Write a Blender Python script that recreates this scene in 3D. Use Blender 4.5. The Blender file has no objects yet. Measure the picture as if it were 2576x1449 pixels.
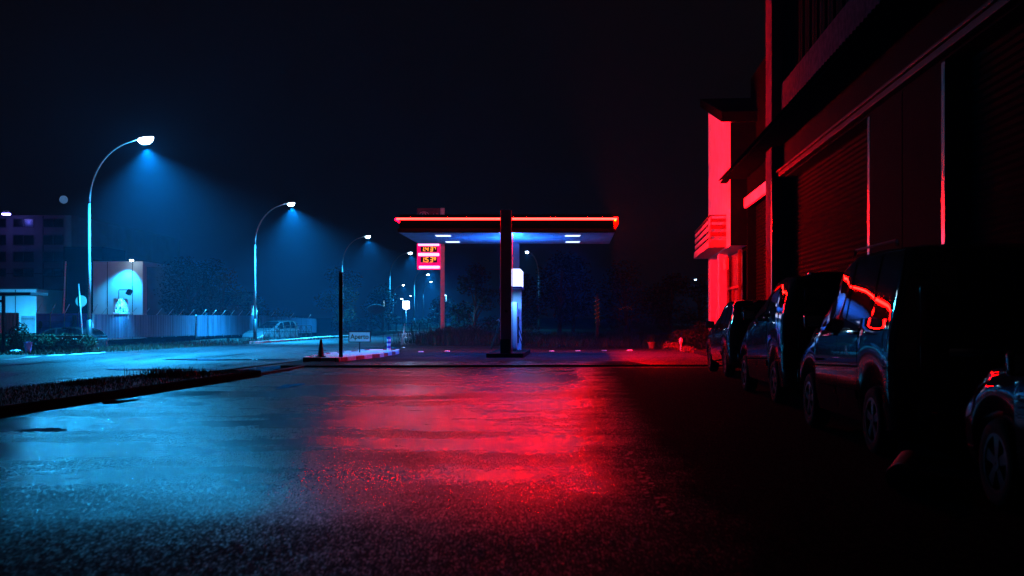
import bpy, bmesh, math, random
from mathutils import Vector, Matrix
random.seed(7)
S = bpy.context.scene
COL = S.collection
R = math.radians
PI = math.pi

# ------------------------------------------------------------------ survey of the site (metres; camera height 1.3 m)
F, HC, HY, CX = 2719.1, 1.3, 798.0, 1288.0
def G(px, py, z=0.0):                      # sight line met with level z
    Y = F * (HC - z) / (py - HY)
    return ((px - CX) * Y / F, Y, z)
def P(px, py, Y):                          # sight line at distance Y
    return ((px - CX) * Y / F, Y, HC - (py - HY) * Y / F)

# ------------------------------------------------------------------ mesh helper
class MB:
    def __init__(self):
        self.v = []; self.f = []; self.mi = []
    def add(self, vs, fs, m=0):
        o = len(self.v)
        self.v += [tuple(x) for x in vs]
        for f in fs:
            self.f.append([i + o for i in f]); self.mi.append(m)
        return self
    def box(self, x0, x1, y0, y1, z0, z1, m=0, M=None):
        vs = [(x0,y0,z0),(x1,y0,z0),(x1,y1,z0),(x0,y1,z0),(x0,y0,z1),(x1,y0,z1),(x1,y1,z1),(x0,y1,z1)]
        if M is not None: vs = [M @ Vector(v) for v in vs]
        return self.add(vs, [(0,3,2,1),(4,5,6,7),(0,1,5,4),(1,2,6,5),(2,3,7,6),(3,0,4,7)], m)
    def bbox(self, x0, x1, y0, y1, z0, z1, b=0.01, m=0):   # box with chamfered edges
        bm = bmesh.new()
        bmesh.ops.create_cube(bm, size=1)
        for v in bm.verts:
            v.co = ((x0+x1)/2 + v.co.x*(x1-x0), (y0+y1)/2 + v.co.y*(y1-y0), (z0+z1)/2 + v.co.z*(z1-z0))
        bmesh.ops.bevel(bm, geom=bm.edges[:], offset=b, segments=2, affect='EDGES', profile=0.5)
        bm.verts.index_update()
        self.add([v.co[:] for v in bm.verts], [[v.index for v in f.verts] for f in bm.faces], m)
        bm.free(); return self
    def tube(self, pts, r, n=8, m=0, cap=True):
        pts = [Vector(p) for p in pts]
        rs = r if isinstance(r, (list, tuple)) else [r]*len(pts)
        rings = []; prev = None
        for i, p in enumerate(pts):
            d = (pts[min(i+1,len(pts)-1)] - pts[max(i-1,0)]).normalized()
            if prev is None:
                a = Vector((0,0,1)) if abs(d.z) < .9 else Vector((1,0,0))
                u = d.cross(a).normalized()
            else:
                u = (prev - d * prev.dot(d)).normalized()
            prev = u; w = d.cross(u)
            rings.append([p + u*math.cos(2*PI*k/n)*rs[i] + w*math.sin(2*PI*k/n)*rs[i] for k in range(n)])
        vs = [q for ring in rings for q in ring]; fs = []
        for i in range(len(pts)-1):
            for k in range(n):
                fs.append((i*n+k, i*n+(k+1)%n, (i+1)*n+(k+1)%n, (i+1)*n+k))
        if cap:
            fs.append(tuple(range(n-1,-1,-1))); fs.append(tuple((len(pts)-1)*n+k for k in range(n)))
        return self.add(vs, fs, m)
    def lathe(self, prof, n=20, c=(0,0,0), m=0, M=None):   # prof: (radius, z)
        vs = []; fs = []
        for r, z in prof:
            for k in range(n):
                v = Vector((c[0]+r*math.cos(2*PI*k/n), c[1]+r*math.sin(2*PI*k/n), c[2]+z))
                vs.append(M @ v if M is not None else v)
        for i in range(len(prof)-1):
            for k in range(n):
                fs.append((i*n+k, i*n+(k+1)%n, (i+1)*n+(k+1)%n, (i+1)*n+k))
        fs.append(tuple(range(n-1,-1,-1))); fs.append(tuple((len(prof)-1)*n+k for k in range(n)))
        return self.add(vs, fs, m)
    def prism(self, poly, z0, z1, m=0):                     # poly: list of (x, y), counter-clockwise
        n = len(poly)
        vs = [(x,y,z0) for x,y in poly] + [(x,y,z1) for x,y in poly]
        fs = [tuple(range(n-1,-1,-1)), tuple(range(n,2*n))]
        fs += [(i,(i+1)%n,n+(i+1)%n,n+i) for i in range(n)]
        return self.add(vs, fs, m)
    def grid(self, fn, nu, nv, m=0):
        vs = [fn(i/nu, j/nv) for i in range(nu+1) for j in range(nv+1)]
        fs = [(i*(nv+1)+j, (i+1)*(nv+1)+j, (i+1)*(nv+1)+j+1, i*(nv+1)+j+1) for i in range(nu) for j in range(nv)]
        return self.add(vs, fs, m)
    def build(self, name, mat, parent=None, smooth=False, angle=None):
        me = bpy.data.meshes.new(name)
        me.from_pydata(self.v, [], self.f)
        for mm in (mat if isinstance(mat, (list,tuple)) else [mat]): me.materials.append(mm)
        me.polygons.foreach_set('material_index', self.mi)
        if smooth: me.polygons.foreach_set('use_smooth', [True]*len(self.f))
        me.update()
        if smooth and angle:
            try: me.set_sharp_from_angle(angle=R(angle))
            except Exception: pass
        o = bpy.data.objects.new(name, me); COL.objects.link(o)
        if parent is not None: o.parent = parent
        return o

def tag(o, label=None, cat=None, group=None, kind=None):
    if label: o['label'] = label
    if cat: o['category'] = cat
    if group: o['group'] = group
    if kind: o['kind'] = kind
    return o
def thing(name, label, cat, loc=(0,0,0), rz=0, group=None):
    o = bpy.data.objects.new(name, None); COL.objects.link(o)
    o.location = loc; o.rotation_euler = (0,0,rz); o.empty_display_size = .2
    return tag(o, label, cat, group)
def struct(o): return tag(o, kind='structure')
KIDS = {}
def copy_tree(o, parent=None):
    c = o.copy(); COL.objects.link(c)
    if parent is not None: c.parent = parent
    for ch in list(o.children): copy_tree(ch, c)
    return c

# ------------------------------------------------------------------ materials
def nt(name):
    m = bpy.data.materials.new(name); m.use_nodes = True
    return m, m.node_tree, m.node_tree.nodes['Principled BSDF']
def N(t, typ, **kw):
    n = t.nodes.new(typ)
    for k, v in kw.items():
        if k in ('inputs',):
            for a, b in v.items(): n.inputs[a].default_value = b
        else: setattr(n, k, v)
    return n
def ramp(t, stops, src):
    r = t.nodes.new('ShaderNodeValToRGB'); e = r.color_ramp.elements
    while len(e) < len(stops): e.new(.5)
    for i, (p, c) in enumerate(stops):
        e[i].position = p
        e[i].color = (c, c, c, 1) if not isinstance(c, (tuple, list)) else (*c, 1)
    t.links.new(src, r.inputs[0]); return r.outputs[0]
def noise(t, scale, detail=4, vec=None, rough=.55):
    n = N(t, 'ShaderNodeTexNoise', inputs={'Scale': scale, 'Detail': detail, 'Roughness': rough})
    if vec is not None: t.links.new(vec, n.inputs['Vector'])
    return n.outputs[0]
def coords(t, scale=(1,1,1)):
    c = t.nodes.new('ShaderNodeTexCoord')
    if scale == (1,1,1): return c.outputs['Object']
    m = N(t, 'ShaderNodeMapping'); m.inputs['Scale'].default_value = scale
    t.links.new(c.outputs['Object'], m.inputs[0]); return m.outputs[0]
def mat(name, col, rough=.6, metal=0, spec=.5, var=.25, scale=6, bump=0, bscale=40, coat=0, coat_r=.05):
    m, t, b = nt(name)
    b.inputs['Roughness'].default_value = rough; b.inputs['Metallic'].default_value = metal
    b.inputs['Specular IOR Level'].default_value = spec
    b.inputs['Coat Weight'].default_value = coat; b.inputs['Coat Roughness'].default_value = coat_r
    co = coords(t)
    n = noise(t, scale, 5, co)
    lo = tuple(c*(1-var) for c in col); hi = tuple(min(1, c*(1+var)) for c in col)
    t.links.new(ramp(t, [(.3, lo), (.7, hi)], n), b.inputs['Base Color'])
    if bump:
        bn = N(t, 'ShaderNodeBump', inputs={'Strength': bump, 'Distance': .02})
        t.links.new(noise(t, bscale, 3, co), bn.inputs['Height']); t.links.new(bn.outputs[0], b.inputs['Normal'])
    return m
def emit(name, col, s):
    m, t, b = nt(name)
    b.inputs['Base Color'].default_value = (*[min(1,c) for c in col], 1)
    b.inputs['Emission Color'].default_value = (*col, 1); b.inputs['Emission Strength'].default_value = s
    b.inputs['Roughness'].default_value = .4
    return m

def asphalt(name, base, r0, r1, r2, grain=.5, seed=0.0, wet_scale=(.25,.45,1), spec=.55, dry=None):
    """damp asphalt: aggregate bump, roughness that changes with patches of wetness"""
    m, t, b = nt(name)
    co = coords(t)
    mp = N(t, 'ShaderNodeMapping'); mp.inputs['Scale'].default_value = wet_scale; mp.inputs['Location'].default_value = (seed, seed*1.7, 0)
    t.links.new(co, mp.inputs[0])
    wet = noise(t, 1.0, 4, mp.outputs[0], .6)
    fine = noise(t, 3.1, 3, co)
    mx = N(t, 'ShaderNodeMath', operation='MULTIPLY_ADD'); mx.inputs[1].default_value = .22
    t.links.new(fine, mx.inputs[0]); t.links.new(wet, mx.inputs[2])
    sb = N(t, 'ShaderNodeMath', operation='SUBTRACT'); sb.inputs[1].default_value = .11
    t.links.new(mx.outputs[0], sb.inputs[0])
    gm = N(t, 'ShaderNodeMapping'); gm.inputs['Scale'].default_value = (150, 25, 20); t.links.new(co, gm.inputs[0])
    vo = N(t, 'ShaderNodeTexVoronoi', inputs={'Scale': 1.0}); t.links.new(gm.outputs[0], vo.inputs['Vector'])
    sc_ = t.nodes.new('ShaderNodeSeparateColor'); t.links.new(vo.outputs['Color'], sc_.inputs[0])
    fleck = ramp(t, [(.0, .25), (.62, .7), (.86, 1.5), (1.0, 3.2)], sc_.outputs[0])
    rough0 = ramp(t, [(.33, r0), (.5, r1), (.68, r2)], sb.outputs[0])
    b.inputs['Specular IOR Level'].default_value = spec
    rough = rough0; slev = None
    if dry:                                   # the end of the car park nearest the viewer has already dried
        sx = t.nodes.new('ShaderNodeSeparateXYZ'); t.links.new(co, sx.inputs[0])
        ma = N(t, 'ShaderNodeMath', operation='MULTIPLY_ADD'); ma.inputs[1].default_value = 5.0; ma.inputs[2].default_value = -2.5
        t.links.new(noise(t, .35, 4, co, .65), ma.inputs[0])
        ad0 = N(t, 'ShaderNodeMath', operation='ADD'); t.links.new(ma.outputs[0], ad0.inputs[0]); t.links.new(sx.outputs['Y'], ad0.inputs[1])
        mr = N(t, 'ShaderNodeMapRange', interpolation_type='SMOOTHSTEP'); mr.inputs['From Min'].default_value = dry[0]; mr.inputs['From Max'].default_value = dry[1]
        t.links.new(ad0.outputs[0], mr.inputs['Value'])
        # ... and so has the strip under the parked cars: edge at x = .62 + .06 y, frayed by noise
        e1 = N(t, 'ShaderNodeMath', operation='MULTIPLY_ADD'); e1.inputs[1].default_value = -.058; t.links.new(sx.outputs['Y'], e1.inputs[0]); t.links.new(sx.outputs['X'], e1.inputs[2])
        e2 = N(t, 'ShaderNodeMath', operation='MULTIPLY_ADD'); e2.inputs[1].default_value = 1.3; t.links.new(noise(t, 1.1, 5, co, .7), e2.inputs[0]); t.links.new(e1.outputs[0], e2.inputs[2])
        mx2 = N(t, 'ShaderNodeMapRange', interpolation_type='SMOOTHSTEP'); mx2.inputs['From Min'].default_value = 1.65; mx2.inputs['From Max'].default_value = .55
        t.links.new(e2.outputs[0], mx2.inputs['Value'])
        mm_ = N(t, 'ShaderNodeMath', operation='MULTIPLY'); t.links.new(mr.outputs[0], mm_.inputs[0]); t.links.new(mx2.outputs[0], mm_.inputs[1]); mr = mm_
        mr2 = N(t, 'ShaderNodeMapRange'); mr2.inputs['To Min'].default_value = .004; mr2.inputs['To Max'].default_value = spec
        t.links.new(mr.outputs[0], mr2.inputs['Value']); slev = mr2.outputs[0]; mask = mr.outputs[0]
        t.links.new(ramp(t, [(0, 0.02), (1, 1.0)], mask), b.inputs['Specular Tint'])
        mi = N(t, 'ShaderNodeMix', data_type='FLOAT'); mi.inputs[2].default_value = .95
        t.links.new(mr.outputs[0], mi.inputs[0]); t.links.new(rough, mi.inputs[3]); rough = mi.outputs[0]
    rg_ = N(t, 'ShaderNodeMath', operation='MULTIPLY', use_clamp=True)
    t.links.new(rough, rg_.inputs[0]); t.links.new(ramp(t, [(.0, 1.0), (.5, .85), (.8, .62), (1.0, .42)], sc_.outputs[0]), rg_.inputs[1])
    rg2 = N(t, 'ShaderNodeMath', operation='MULTIPLY', use_clamp=True); rg2.inputs[1].default_value = 1.45
    t.links.new(rg_.outputs[0], rg2.inputs[0]); t.links.new(rg2.outputs[0], b.inputs['Roughness'])
    g1 = noise(t, 36, 2, co); 
    cn = noise(t, 14, 5, co)
    t.links.new(ramp(t, [(.3, tuple(c*.6 for c in base)), (.7, tuple(c*1.4 for c in base))], cn), b.inputs['Base Color'])
    fm = N(t, 'ShaderNodeMath', operation='MULTIPLY', use_clamp=True); fm.inputs[1].default_value = spec
    t.links.new(fleck, fm.inputs[0])
    if slev is not None: t.links.new(slev, fm.inputs[1])
    t.links.new(fm.outputs[0], b.inputs['Specular IOR Level'])
    ad = N(t, 'ShaderNodeMath', operation='ADD'); t.links.new(g1, ad.inputs[0]); t.links.new(vo.outputs['Distance'], ad.inputs[1])
    big = noise(t, .9, 3, co)
    b1 = N(t, 'ShaderNodeBump', inputs={'Strength': grain, 'Distance': .009}); t.links.new(ad.outputs[0], b1.inputs['Height'])
    b2 = N(t, 'ShaderNodeBump', inputs={'Strength': .25, 'Distance': .03}); t.links.new(big, b2.inputs['Height']); t.links.new(b1.outputs[0], b2.inputs['Normal'])
    t.links.new(b2.outputs[0], b.inputs['Normal'])
    return m

M = {}
M['lot'] = asphalt('lot_asphalt', (.010,.010,.011), .11, .19, .40, .42, 3.0, (.16,.42,1), .55, (3.6,9.4))
M['road'] = asphalt('road_asphalt', (.035,.035,.04), .17, .30, .48, .36, 21.0, (.5,.14,1))
M['apron'] = asphalt('apron_concrete', (.012,.012,.014), .35, .45, .6, .3, 31.0, spec=.03); M['apron'].node_tree.nodes['Principled BSDF'].inputs['Specular Tint'].default_value = (.12,.12,.12,1)
M['soil'] = mat('soil', (.03,.024,.016), .9, var=.5, scale=3, bump=.6, bscale=15)
M['kerb'] = mat('kerb_concrete', (.016,.013,.0125), 1.0, spec=.0, var=.3, scale=9, bump=.3)
M['kerb_red'] = mat('kerb_red', (.30,.02,.02), .6, var=.3, scale=12, bump=.2)
M['kerb_white'] = mat('kerb_white', (.62,.62,.62), .6, var=.2, scale=12, bump=.2)
M['paint'] = mat('road_paint', (.6,.6,.58), .5, var=.3, scale=10)
M['puddle'] = mat('puddle_water', (.004,.004,.005), .04, spec=.6, var=.1)
M['steel'] = mat('galvanised_steel', (.5,.52,.55), .38, metal=.8, var=.15, scale=5)
M['pole'] = mat('painted_pole', (.22,.23,.25), .5, metal=.2, var=.15)
M['darksteel'] = mat('dark_steel', (.03,.03,.035), .45, metal=.4, var=.2)
M['black'] = mat('black_plastic', (.008,.008,.009), .45, var=.2)
M['pil'] = mat('pilaster_concrete', (.05,.04,.065), .9, spec=.0, var=.25, scale=1.6, bump=.2)
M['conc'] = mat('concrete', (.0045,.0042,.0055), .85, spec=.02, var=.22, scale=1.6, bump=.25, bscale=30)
M['render'] = mat('painted_render', (.84,.80,.78), .85, var=.12, scale=1.2, bump=.15, bscale=50)
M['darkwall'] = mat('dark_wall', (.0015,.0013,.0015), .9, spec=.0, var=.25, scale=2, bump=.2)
M['panelwall'] = mat('panel_wall', (.09,.10,.11), .8, var=.2, scale=.8, bump=.1)
M['whitewall'] = mat('white_wall', (.72,.73,.75), .75, var=.12, scale=.9, bump=.1)
M['tile'] = mat('roof_tile', (.006,.004,.004), .7, spec=.0, var=.4, scale=9, bump=.3)
M['wood'] = mat('dark_wood', (.05,.03,.02), .6, var=.3)
M['balc'] = mat('balcony_board', (.45,.42,.40), .6, var=.15, scale=4)
M['railsteel'] = mat('rail_steel', (.004,.0045,.008), .5, spec=.08, var=.2)
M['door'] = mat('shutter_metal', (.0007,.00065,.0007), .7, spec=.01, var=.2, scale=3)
M['guard'] = mat('corner_guard_metal', (.55,.52,.52), .22, metal=.9, var=.15, scale=8)
M['glass'] = mat('dark_glass', (.006,.006,.007), .22, spec=.4, var=.05)
M['carglass'] = mat('car_glass', (.005,.005,.006), .025, spec=.9, var=.05, coat=.5, coat_r=.02)
M['tyre'] = mat('tyre_rubber', (.004,.004,.004), .85, spec=.08, var=.2, bump=.2)
M['rim'] = mat('alloy_rim', (.05,.05,.055), .3, metal=.85, var=.1)
M['chrome'] = mat('mirror_metal', (.7,.7,.72), .12, metal=1, var=.05)
M['lens_red'] = mat('tail_lens', (.16,.012,.012), .06, spec=.8, var=.1, coat=.8, coat_r=.03)
M['lens_clear'] = mat('clear_lens', (.35,.36,.38), .06, spec=.9, var=.1, coat=1, coat_r=.02)
M['signletter'] = None
M['plate'] = mat('plate_white', (.6,.6,.6), .3, var=.05)
def paint(n, c): return mat(n, tuple(q*.35 for q in c), .5, spec=.0, var=.06, scale=30, coat=1, coat_r=.02)
M['p_dark'] = paint('paint_charcoal', (.10,.035,.05))
M['p_grey'] = paint('paint_graphite', (.06,.065,.075))
M['p_blue'] = paint('paint_slate', (.045,.055,.075))
M['p_light'] = paint('paint_silver', (.28,.30,.33))
M['bark'] = mat('bark', (.05,.035,.025), .9, var=.4, scale=14, bump=.8, bscale=25)
def leafmat(n, c):
    m = mat(n, c, .42, var=.5, scale=1.5, spec=.1); return m
M['leaf'] = leafmat('leaf_green', (.012,.019,.010))
M['leaf_b'] = leafmat('leaf_brown', (.10,.055,.03))
M['leaf_d'] = leafmat('leaf_dark', (.016,.024,.012))
M['grass'] = leafmat('grass_blades', (.028,.026,.014))
M['hedge'] = leafmat('hedge_leaf', (.02,.03,.014))
M['pump_grey'] = mat('pump_panel', (.5,.5,.52), .45, var=.1)
M['pump_white'] = mat('pump_white', (.75,.75,.77), .45, var=.06)
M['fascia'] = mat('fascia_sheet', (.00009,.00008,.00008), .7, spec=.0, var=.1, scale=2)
M['col'] = mat('column_cladding', (.22,.17,.24), .7, spec=.1, var=.15, scale=2, bump=.1)
M['soffit'] = None
M['tarp'] = mat('blue_tarp', (.05,.10,.45), .6, var=.25, scale=2, bump=.3, bscale=8)
M['pot_v'] = mat('violet_pot', (.28,.10,.35), .5, var=.1)
M['pot_r'] = mat('terracotta_pot', (.16,.05,.035), .6, var=.15)
M['cone'] = mat('cone_orange', (.05,.01,.006), .5, var=.2)
M['white'] = mat('white_plastic', (.7,.7,.7), .5, var=.08)
M['bluepaint'] = mat('blue_paint', (.02,.03,.35), .5, var=.1)
M['signface'] = mat('sign_face', (.35,.42,.42), .5, var=.15, scale=5)
M['e_board'] = None
M['ink'] = mat('sign_ink', (.012,.012,.014), .6, var=.1)
M['bag'] = mat('plastic_bag', (.6,.62,.65), .35, var=.2, bump=.6, bscale=12)
M['discsign'] = mat('sign_disc', (.30,.34,.28), .5, var=.12, scale=20)
def corrugated(name, col, period, axis=0, st_=.9):
    m, t, b = nt(name)
    w = N(t, 'ShaderNodeTexWave', inputs={'Scale': 1.0/period*.314*1.0, 'Distortion': 0})
    w.bands_direction = 'X' if axis == 0 else 'Y'
    co = coords(t); t.links.new(co, w.inputs['Vector'])
    b2 = N(t, 'ShaderNodeBump', inputs={'Strength': st_, 'Distance': .05}); t.links.new(w.outputs['Fac'], b2.inputs['Height'])
    t.links.new(b2.outputs[0], b.inputs['Normal'])
    st = coords(t, (1.3,1.3,.15)); n = noise(t, 2.2, 4, st)
    t.links.new(ramp(t, [(.3, tuple(c*.5 for c in col)), (.7, tuple(c*1.2 for c in col))], n), b.inputs['Base Color'])
    b.inputs['Roughness'].default_value = .42; b.inputs['Metallic'].default_value = .35
    return m
M['sheet'] = corrugated('corrugated_sheet', (.16,.22,.34), .2, 1)
M['soffit'] = corrugated('soffit_planks', (.22,.36,.55), .25, 0, .12)  # blue tint stands in for blue light and offsets red neon spill
M['sheetx'] = corrugated('corrugated_sheet_front', (.36,.37,.38), .2, 0)

LAMP = (.012,.43,1.0); STN = (.03,.2,1.0)
M['e_lamp'] = emit('lamp_lens_glow', (.55,.85,1), 40)
M['e_neon'] = emit('neon_red_glow', (1,.0012,.0009), 300)
M['e_side'] = emit('neon_side_glow', (1,.0003,.0), 9000)
M['e_back'] = emit('neon_back_glow', (1,.008,.06), 700)
M['e_weak'] = emit('neon_weak_glow', (1,.0003,.006), 60)
M['e_core'] = emit('neon_core_glow', (1,.78,.50), 1.2)
M['e_down'] = emit('downlight_glow', (.5,.62,1), 2.4)
M['e_head'] = emit('pump_header_glow', (.5,.62,1), 2.6)
M['e_pink'] = emit('price_panel_glow', (1,.0,.16), .95)
M['e_bar'] = emit('light_bar_glow', (1,.42,.85), 2.2)
M['e_led'] = emit('led_digit_glow', (1,.34,.03), 1.9)
M['e_sign'] = emit('far_sign_glow', (.45,.62,1), 12)
M['e_letter'] = emit('letter_glow', (.55,.85,1), 2.2)
M['e_win'] = emit('lit_window_glow', (.01,.30,.75), .55)
M['e_moon'] = emit('moon_glow', (.06,.16,.36), .8)
M['e_viol'] = emit('violet_lamp_glow', (.25,.2,1), 30)
M['e_fairy'] = emit('fairy_light_glow', (1,.2,.04), .6)
M['e_small'] = emit('small_lamp_glow', (.6,.9,1), 6)
M['e_board'] = emit('lit_board_glow', (.12,.62,.8), .22)
M['e_moonpost'] = emit('post_lamp_glow', (.35,.75,1), 2.0)

# ------------------------------------------------------------------ world, haze, camera
w = bpy.data.worlds.new('World'); S.world = w; w.use_nodes = True
bg = w.node_tree.nodes['Background']; bg.inputs[0].default_value = (1,.66,.8,1); bg.inputs[1].default_value = .0020
cam = bpy.data.cameras.new('camera'); co = bpy.data.objects.new('camera', cam); COL.objects.link(co)
co.location = (0,0,HC); co.rotation_euler = (R(90),0,0)
cam.sensor_width = 36; cam.lens = 38; cam.shift_y = (HY-724.5)/2576; cam.clip_end = 6000; cam.clip_start = .05
cam.dof.use_dof = True; cam.dof.focus_distance = 33.5; cam.dof.aperture_fstop = 2.4
S.camera = co
S.view_settings.view_transform = 'Standard'; S.view_settings.look = 'None'; S.view_settings.exposure = 0; S.view_settings.gamma = 1
S.cycles.use_denoising = True
try: S.cycles.denoiser = 'OPENIMAGEDENOISE'; S.cycles.denoising_prefilter = 'ACCURATE'
except Exception: pass
S.cycles.max_bounces = 6; S.cycles.volume_bounces = 1; S.cycles.diffuse_bounces = 3; S.cycles.glossy_bounces = 4
S.cycles.sample_clamp_indirect = 4; S.cycles.caustics_reflective = False; S.cycles.caustics_refractive = False
S.cycles.use_light_tree = True; S.cycles.transparent_max_bounces = 4

hz = MB().box(-150,160,-6,460,-2.2,22).build('haze', None)
hm = bpy.data.materials.new('night_haze'); hm.use_nodes = True; t = hm.node_tree
for n in list(t.nodes):
    if n.type == 'BSDF_PRINCIPLED': t.nodes.remove(n)
pv = N(t, 'ShaderNodeVolumePrincipled'); pv.inputs['Color'].default_value = (.02,.60,1,1); pv.inputs['Density'].default_value = .0009
pv.inputs['Anisotropy'].default_value = .0
t.links.new(pv.outputs[0], t.nodes['Material Output'].inputs['Volume'])
hz.data.materials.clear(); hz.data.materials.append(hm)
tag(hz, kind='stuff'); hz.display_type = 'WIRE'
tag(hz, 'thin blue night haze hanging in the air')

def lamp(name, kind, loc, col, power, parent=None, spot=120, blend=.4, r=.1, rot=(0,0,0)):
    l = bpy.data.lights.new(name, kind); l.color = col; l.energy = power; l.shadow_soft_size = r
    if kind == 'SPOT': l.spot_size = R(spot); l.spot_blend = blend
    o = bpy.data.objects.new(name, l); COL.objects.link(o); o.location = loc; o.rotation_euler = rot
    if parent is not None: o.parent = parent
    return o

# ------------------------------------------------------------------ ground
def sm(a, b, x):
    u = max(0, min(1, (x-a)/(b-a))); return u*u*(3-2*u)
def gz(x, y):
    a = sm(43.0, 44.5, y) * sm(-18.6, -19.6, x)
    b = sm(67.5, 69, y) * sm(-12.6, -13.8, x) * (1 - sm(170, 200, y))
    return -.03 - .43*max(a, b)
xs = [-700,-300,-150,-90,-60,-45,-36] + [-30 + .75*i for i in range(28)] + [-6,0,8,16,30,60,120,300,700]
ys = [-40,-10,0,10,20,30,38,41] + [42 + .75*i for i in range(40)] + [75,80,90,110,140,160,170,180,190,200,260,340,460,800,1500]
mb = MB()
vs = [(x, y, gz(x,y)) for x in xs for y in ys]; ny = len(ys)
mb.add(vs, [(i*ny+j, (i+1)*ny+j, (i+1)*ny+j+1, i*ny+j+1) for i in range(len(xs)-1) for j in range(ny-1)])
struct(mb.build('ground', M['soil'], smooth=True))
def sheet(name, poly, z, m):
    o = MB().add([(x,y,z) for x,y in poly], [tuple(range(len(poly)))]).build(name, m)
    return struct(o)
farE = [(-21,0),(-18.4,20),(-16,33.8),(-15.2,39.7),(-12.7,52.8),(-11.3,63),(-9.7,74),(-8.4,93),(-7,120),(-7,170),(-9,260),(-10,330)]
nearE = [(-9.6,0),(-8.5,17.5),(-7.95,21.6),(-6.7,30),(-5.7,38),(-5.0,47),(-4.0,60),(-2.6,74),(-1.2,93),(0,120),(0,170),(-2,260),(-3,330)]
# road as strips (quads) so that it follows its bend
mb = MB()
n = 40
def along(poly, t):
    ys_ = [p[1] for p in poly]; y = ys_[0] + (ys_[-1]-ys_[0])*t
    for a, b in zip(poly, poly[1:]):
        if a[1] <= y <= b[1]:
            u = (y-a[1])/(b[1]-a[1]); return (a[0]+(b[0]-a[0])*u, y)
    return poly[-1]
mb.grid(lambda a, b: (*[along(farE, a**1.8)[0]*(1-b) + along(nearE, a**1.8)[0]*b, along(farE, a**1.8)[1]], 0.0), 60, 6)
struct(mb.build('road', M['road']))
# kerb-bounded car park in front of the station, with a rougher strip of asphalt under the parked cars
sheet('car_park', [(-9.6,-4),(30,-4),(30,27.9),(-5.95,27.9),(-6.3,24.2),(-7.0,24.0),(-8.2,14)], .004, M['lot'])
sheet('station_yard_floor', [(-6.3,27.8),(-5.95,27.8),(24,27.8),(24,52),(-6,52),(-5.2,42),(-6.3,32)], .003, M['apron'])
# forecourt slab raised five centimetres
mb = MB()
mb.prism([(-6.0,28.0),(10,28.6),(9.2,42.5),(-4.2,41.5),(-4.6,38.5)], -.1, .05)
struct(mb.build('forecourt', M['apron']))
sheet('forecourt_wet_edge', [(-4.7,28.06),(3.6,28.32),(3.3,30.6),(-4.4,30.2)], .055, M['lot'])
# worn line along the edge of the car park
mb = MB()
for i in range(420):
    t = i/419; y = 7 + 20.3*t
    x = 1.0 + .85*t*t*.9 + .22*t + random.gauss(0,.035)
    if random.random() < .6:
        wdt = random.uniform(.01,.05); l = random.uniform(.03,.10)
        mb.add([(x,y,.009),(x+wdt,y+.01,.009),(x+wdt+.01,y+l,.009),(x+.01,y+l*.9,.009)], [(0,1,2,3)])
struct(mb.build('parking_line', mat('worn_paint', (.10,.09,.09), .55, var=.4)))
# broken white marks along the far edge of the road
mb = MB()
for (a, b, c) in ((0,905,904),(48,900,898),(112,896,893.5),(165,893,890.7),(210,890,888.2)):
    p0 = G(a, b, .004); p1 = G(a+40, b-1.6, .004); p2 = G(a+58, c-2.6, .004); p3 = G(a+18, c-.6, .004)
    mb.add([p0,p1,p2,p3], [(0,1,2,3)])
struct(mb.build('road_marking', M['paint']))
# puddles
def puddle(px, py, w_, d_, seed):
    c = G(px, py, .004); rr = random.Random(seed); mb = MB(); n = 26; vs = []
    ph = [rr.uniform(0,6.28) for _ in range(3)]
    for k in range(n):
        a = 2*PI*k/n; q = 1 + .25*math.sin(2*a+ph[0]) + .18*math.sin(3*a+ph[1]) + .1*math.sin(5*a+ph[2])
        vs.append((c[0]+w_*q*math.cos(a), c[1]+d_*q*math.sin(a), .010))
    mb.add(vs, [tuple(range(n))]); struct(mb.build('puddle', M['puddle']))
for a in ((298,1011,.17,.5,1),(730,971,.17,.7,2),(110,1082,.22,.22,3),(655,933,.5,1.3,4),(700,925,.6,.9,5),(960,876,1.0,1.2,6),(560,905,1.6,.7,7),(380,930,.9,.5,8),(1690,912,.8,.35,9),(1420,903,1.2,.4,11)):
    puddle(*a)
# road verge: kerb + soil top + grass
KF = [(-7.60,6.0),(-6.66,14.06),(-5.55,23.9)]
KB = [(-9.75,6.0),(-8.6,17.5),(-8.1,21.6),(-6.1,24.5)]
poly = [(-7.60,6.0),(-6.66,14.06),(-5.55,23.9),(-6.0,24.6),(-8.05,21.6),(-8.55,17.5),(-9.75,6.0)]
vg = struct(MB().prism([(x-.13 if i < 3 else x, y) for i,(x,y) in enumerate(poly)], -.05, .105).build('verge_soil', M['soil']))
mb = MB()
def kerbrun(mb, pts, wd, h0, h1, seg=1.0):
    for (a, b) in zip(pts, pts[1:]):
        A = Vector((a[0],a[1],0)); B = Vector((b[0],b[1],0)); L = (B-A).length; d = (B-A)/L; nn = Vector((-d.y,d.x,0))
        k = max(1, round(L/seg))
        for i in range(k):
            p = A + d*(L*i/k + .006); q = A + d*(L*(i+1)/k - .006); zz = h1 + random.uniform(-.004,.004)
            vs = [p,q,q+nn*wd,p+nn*wd]
            bev = .015
            vs2 = [Vector(v)+Vector((0,0,h0)) for v in vs] + [Vector(v)+Vector((0,0,zz-bev)) for v in vs] + [Vector(v)+(nn*bev if j in (0,1) else -nn*bev)+Vector((0,0,zz)) for j, v in enumerate(vs)]
            mb.add(vs2, [(0,1,5,4),(1,2,6,5),(2,3,7,6),(3,0,4,7),(4,5,9,8),(5,6,10,9),(6,7,11,10),(7,4,8,11),(8,9,10,11)])
kerbrun(mb, KF, .13, -.05, .125)
struct(mb.build('kerb', M['kerb']))
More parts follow.
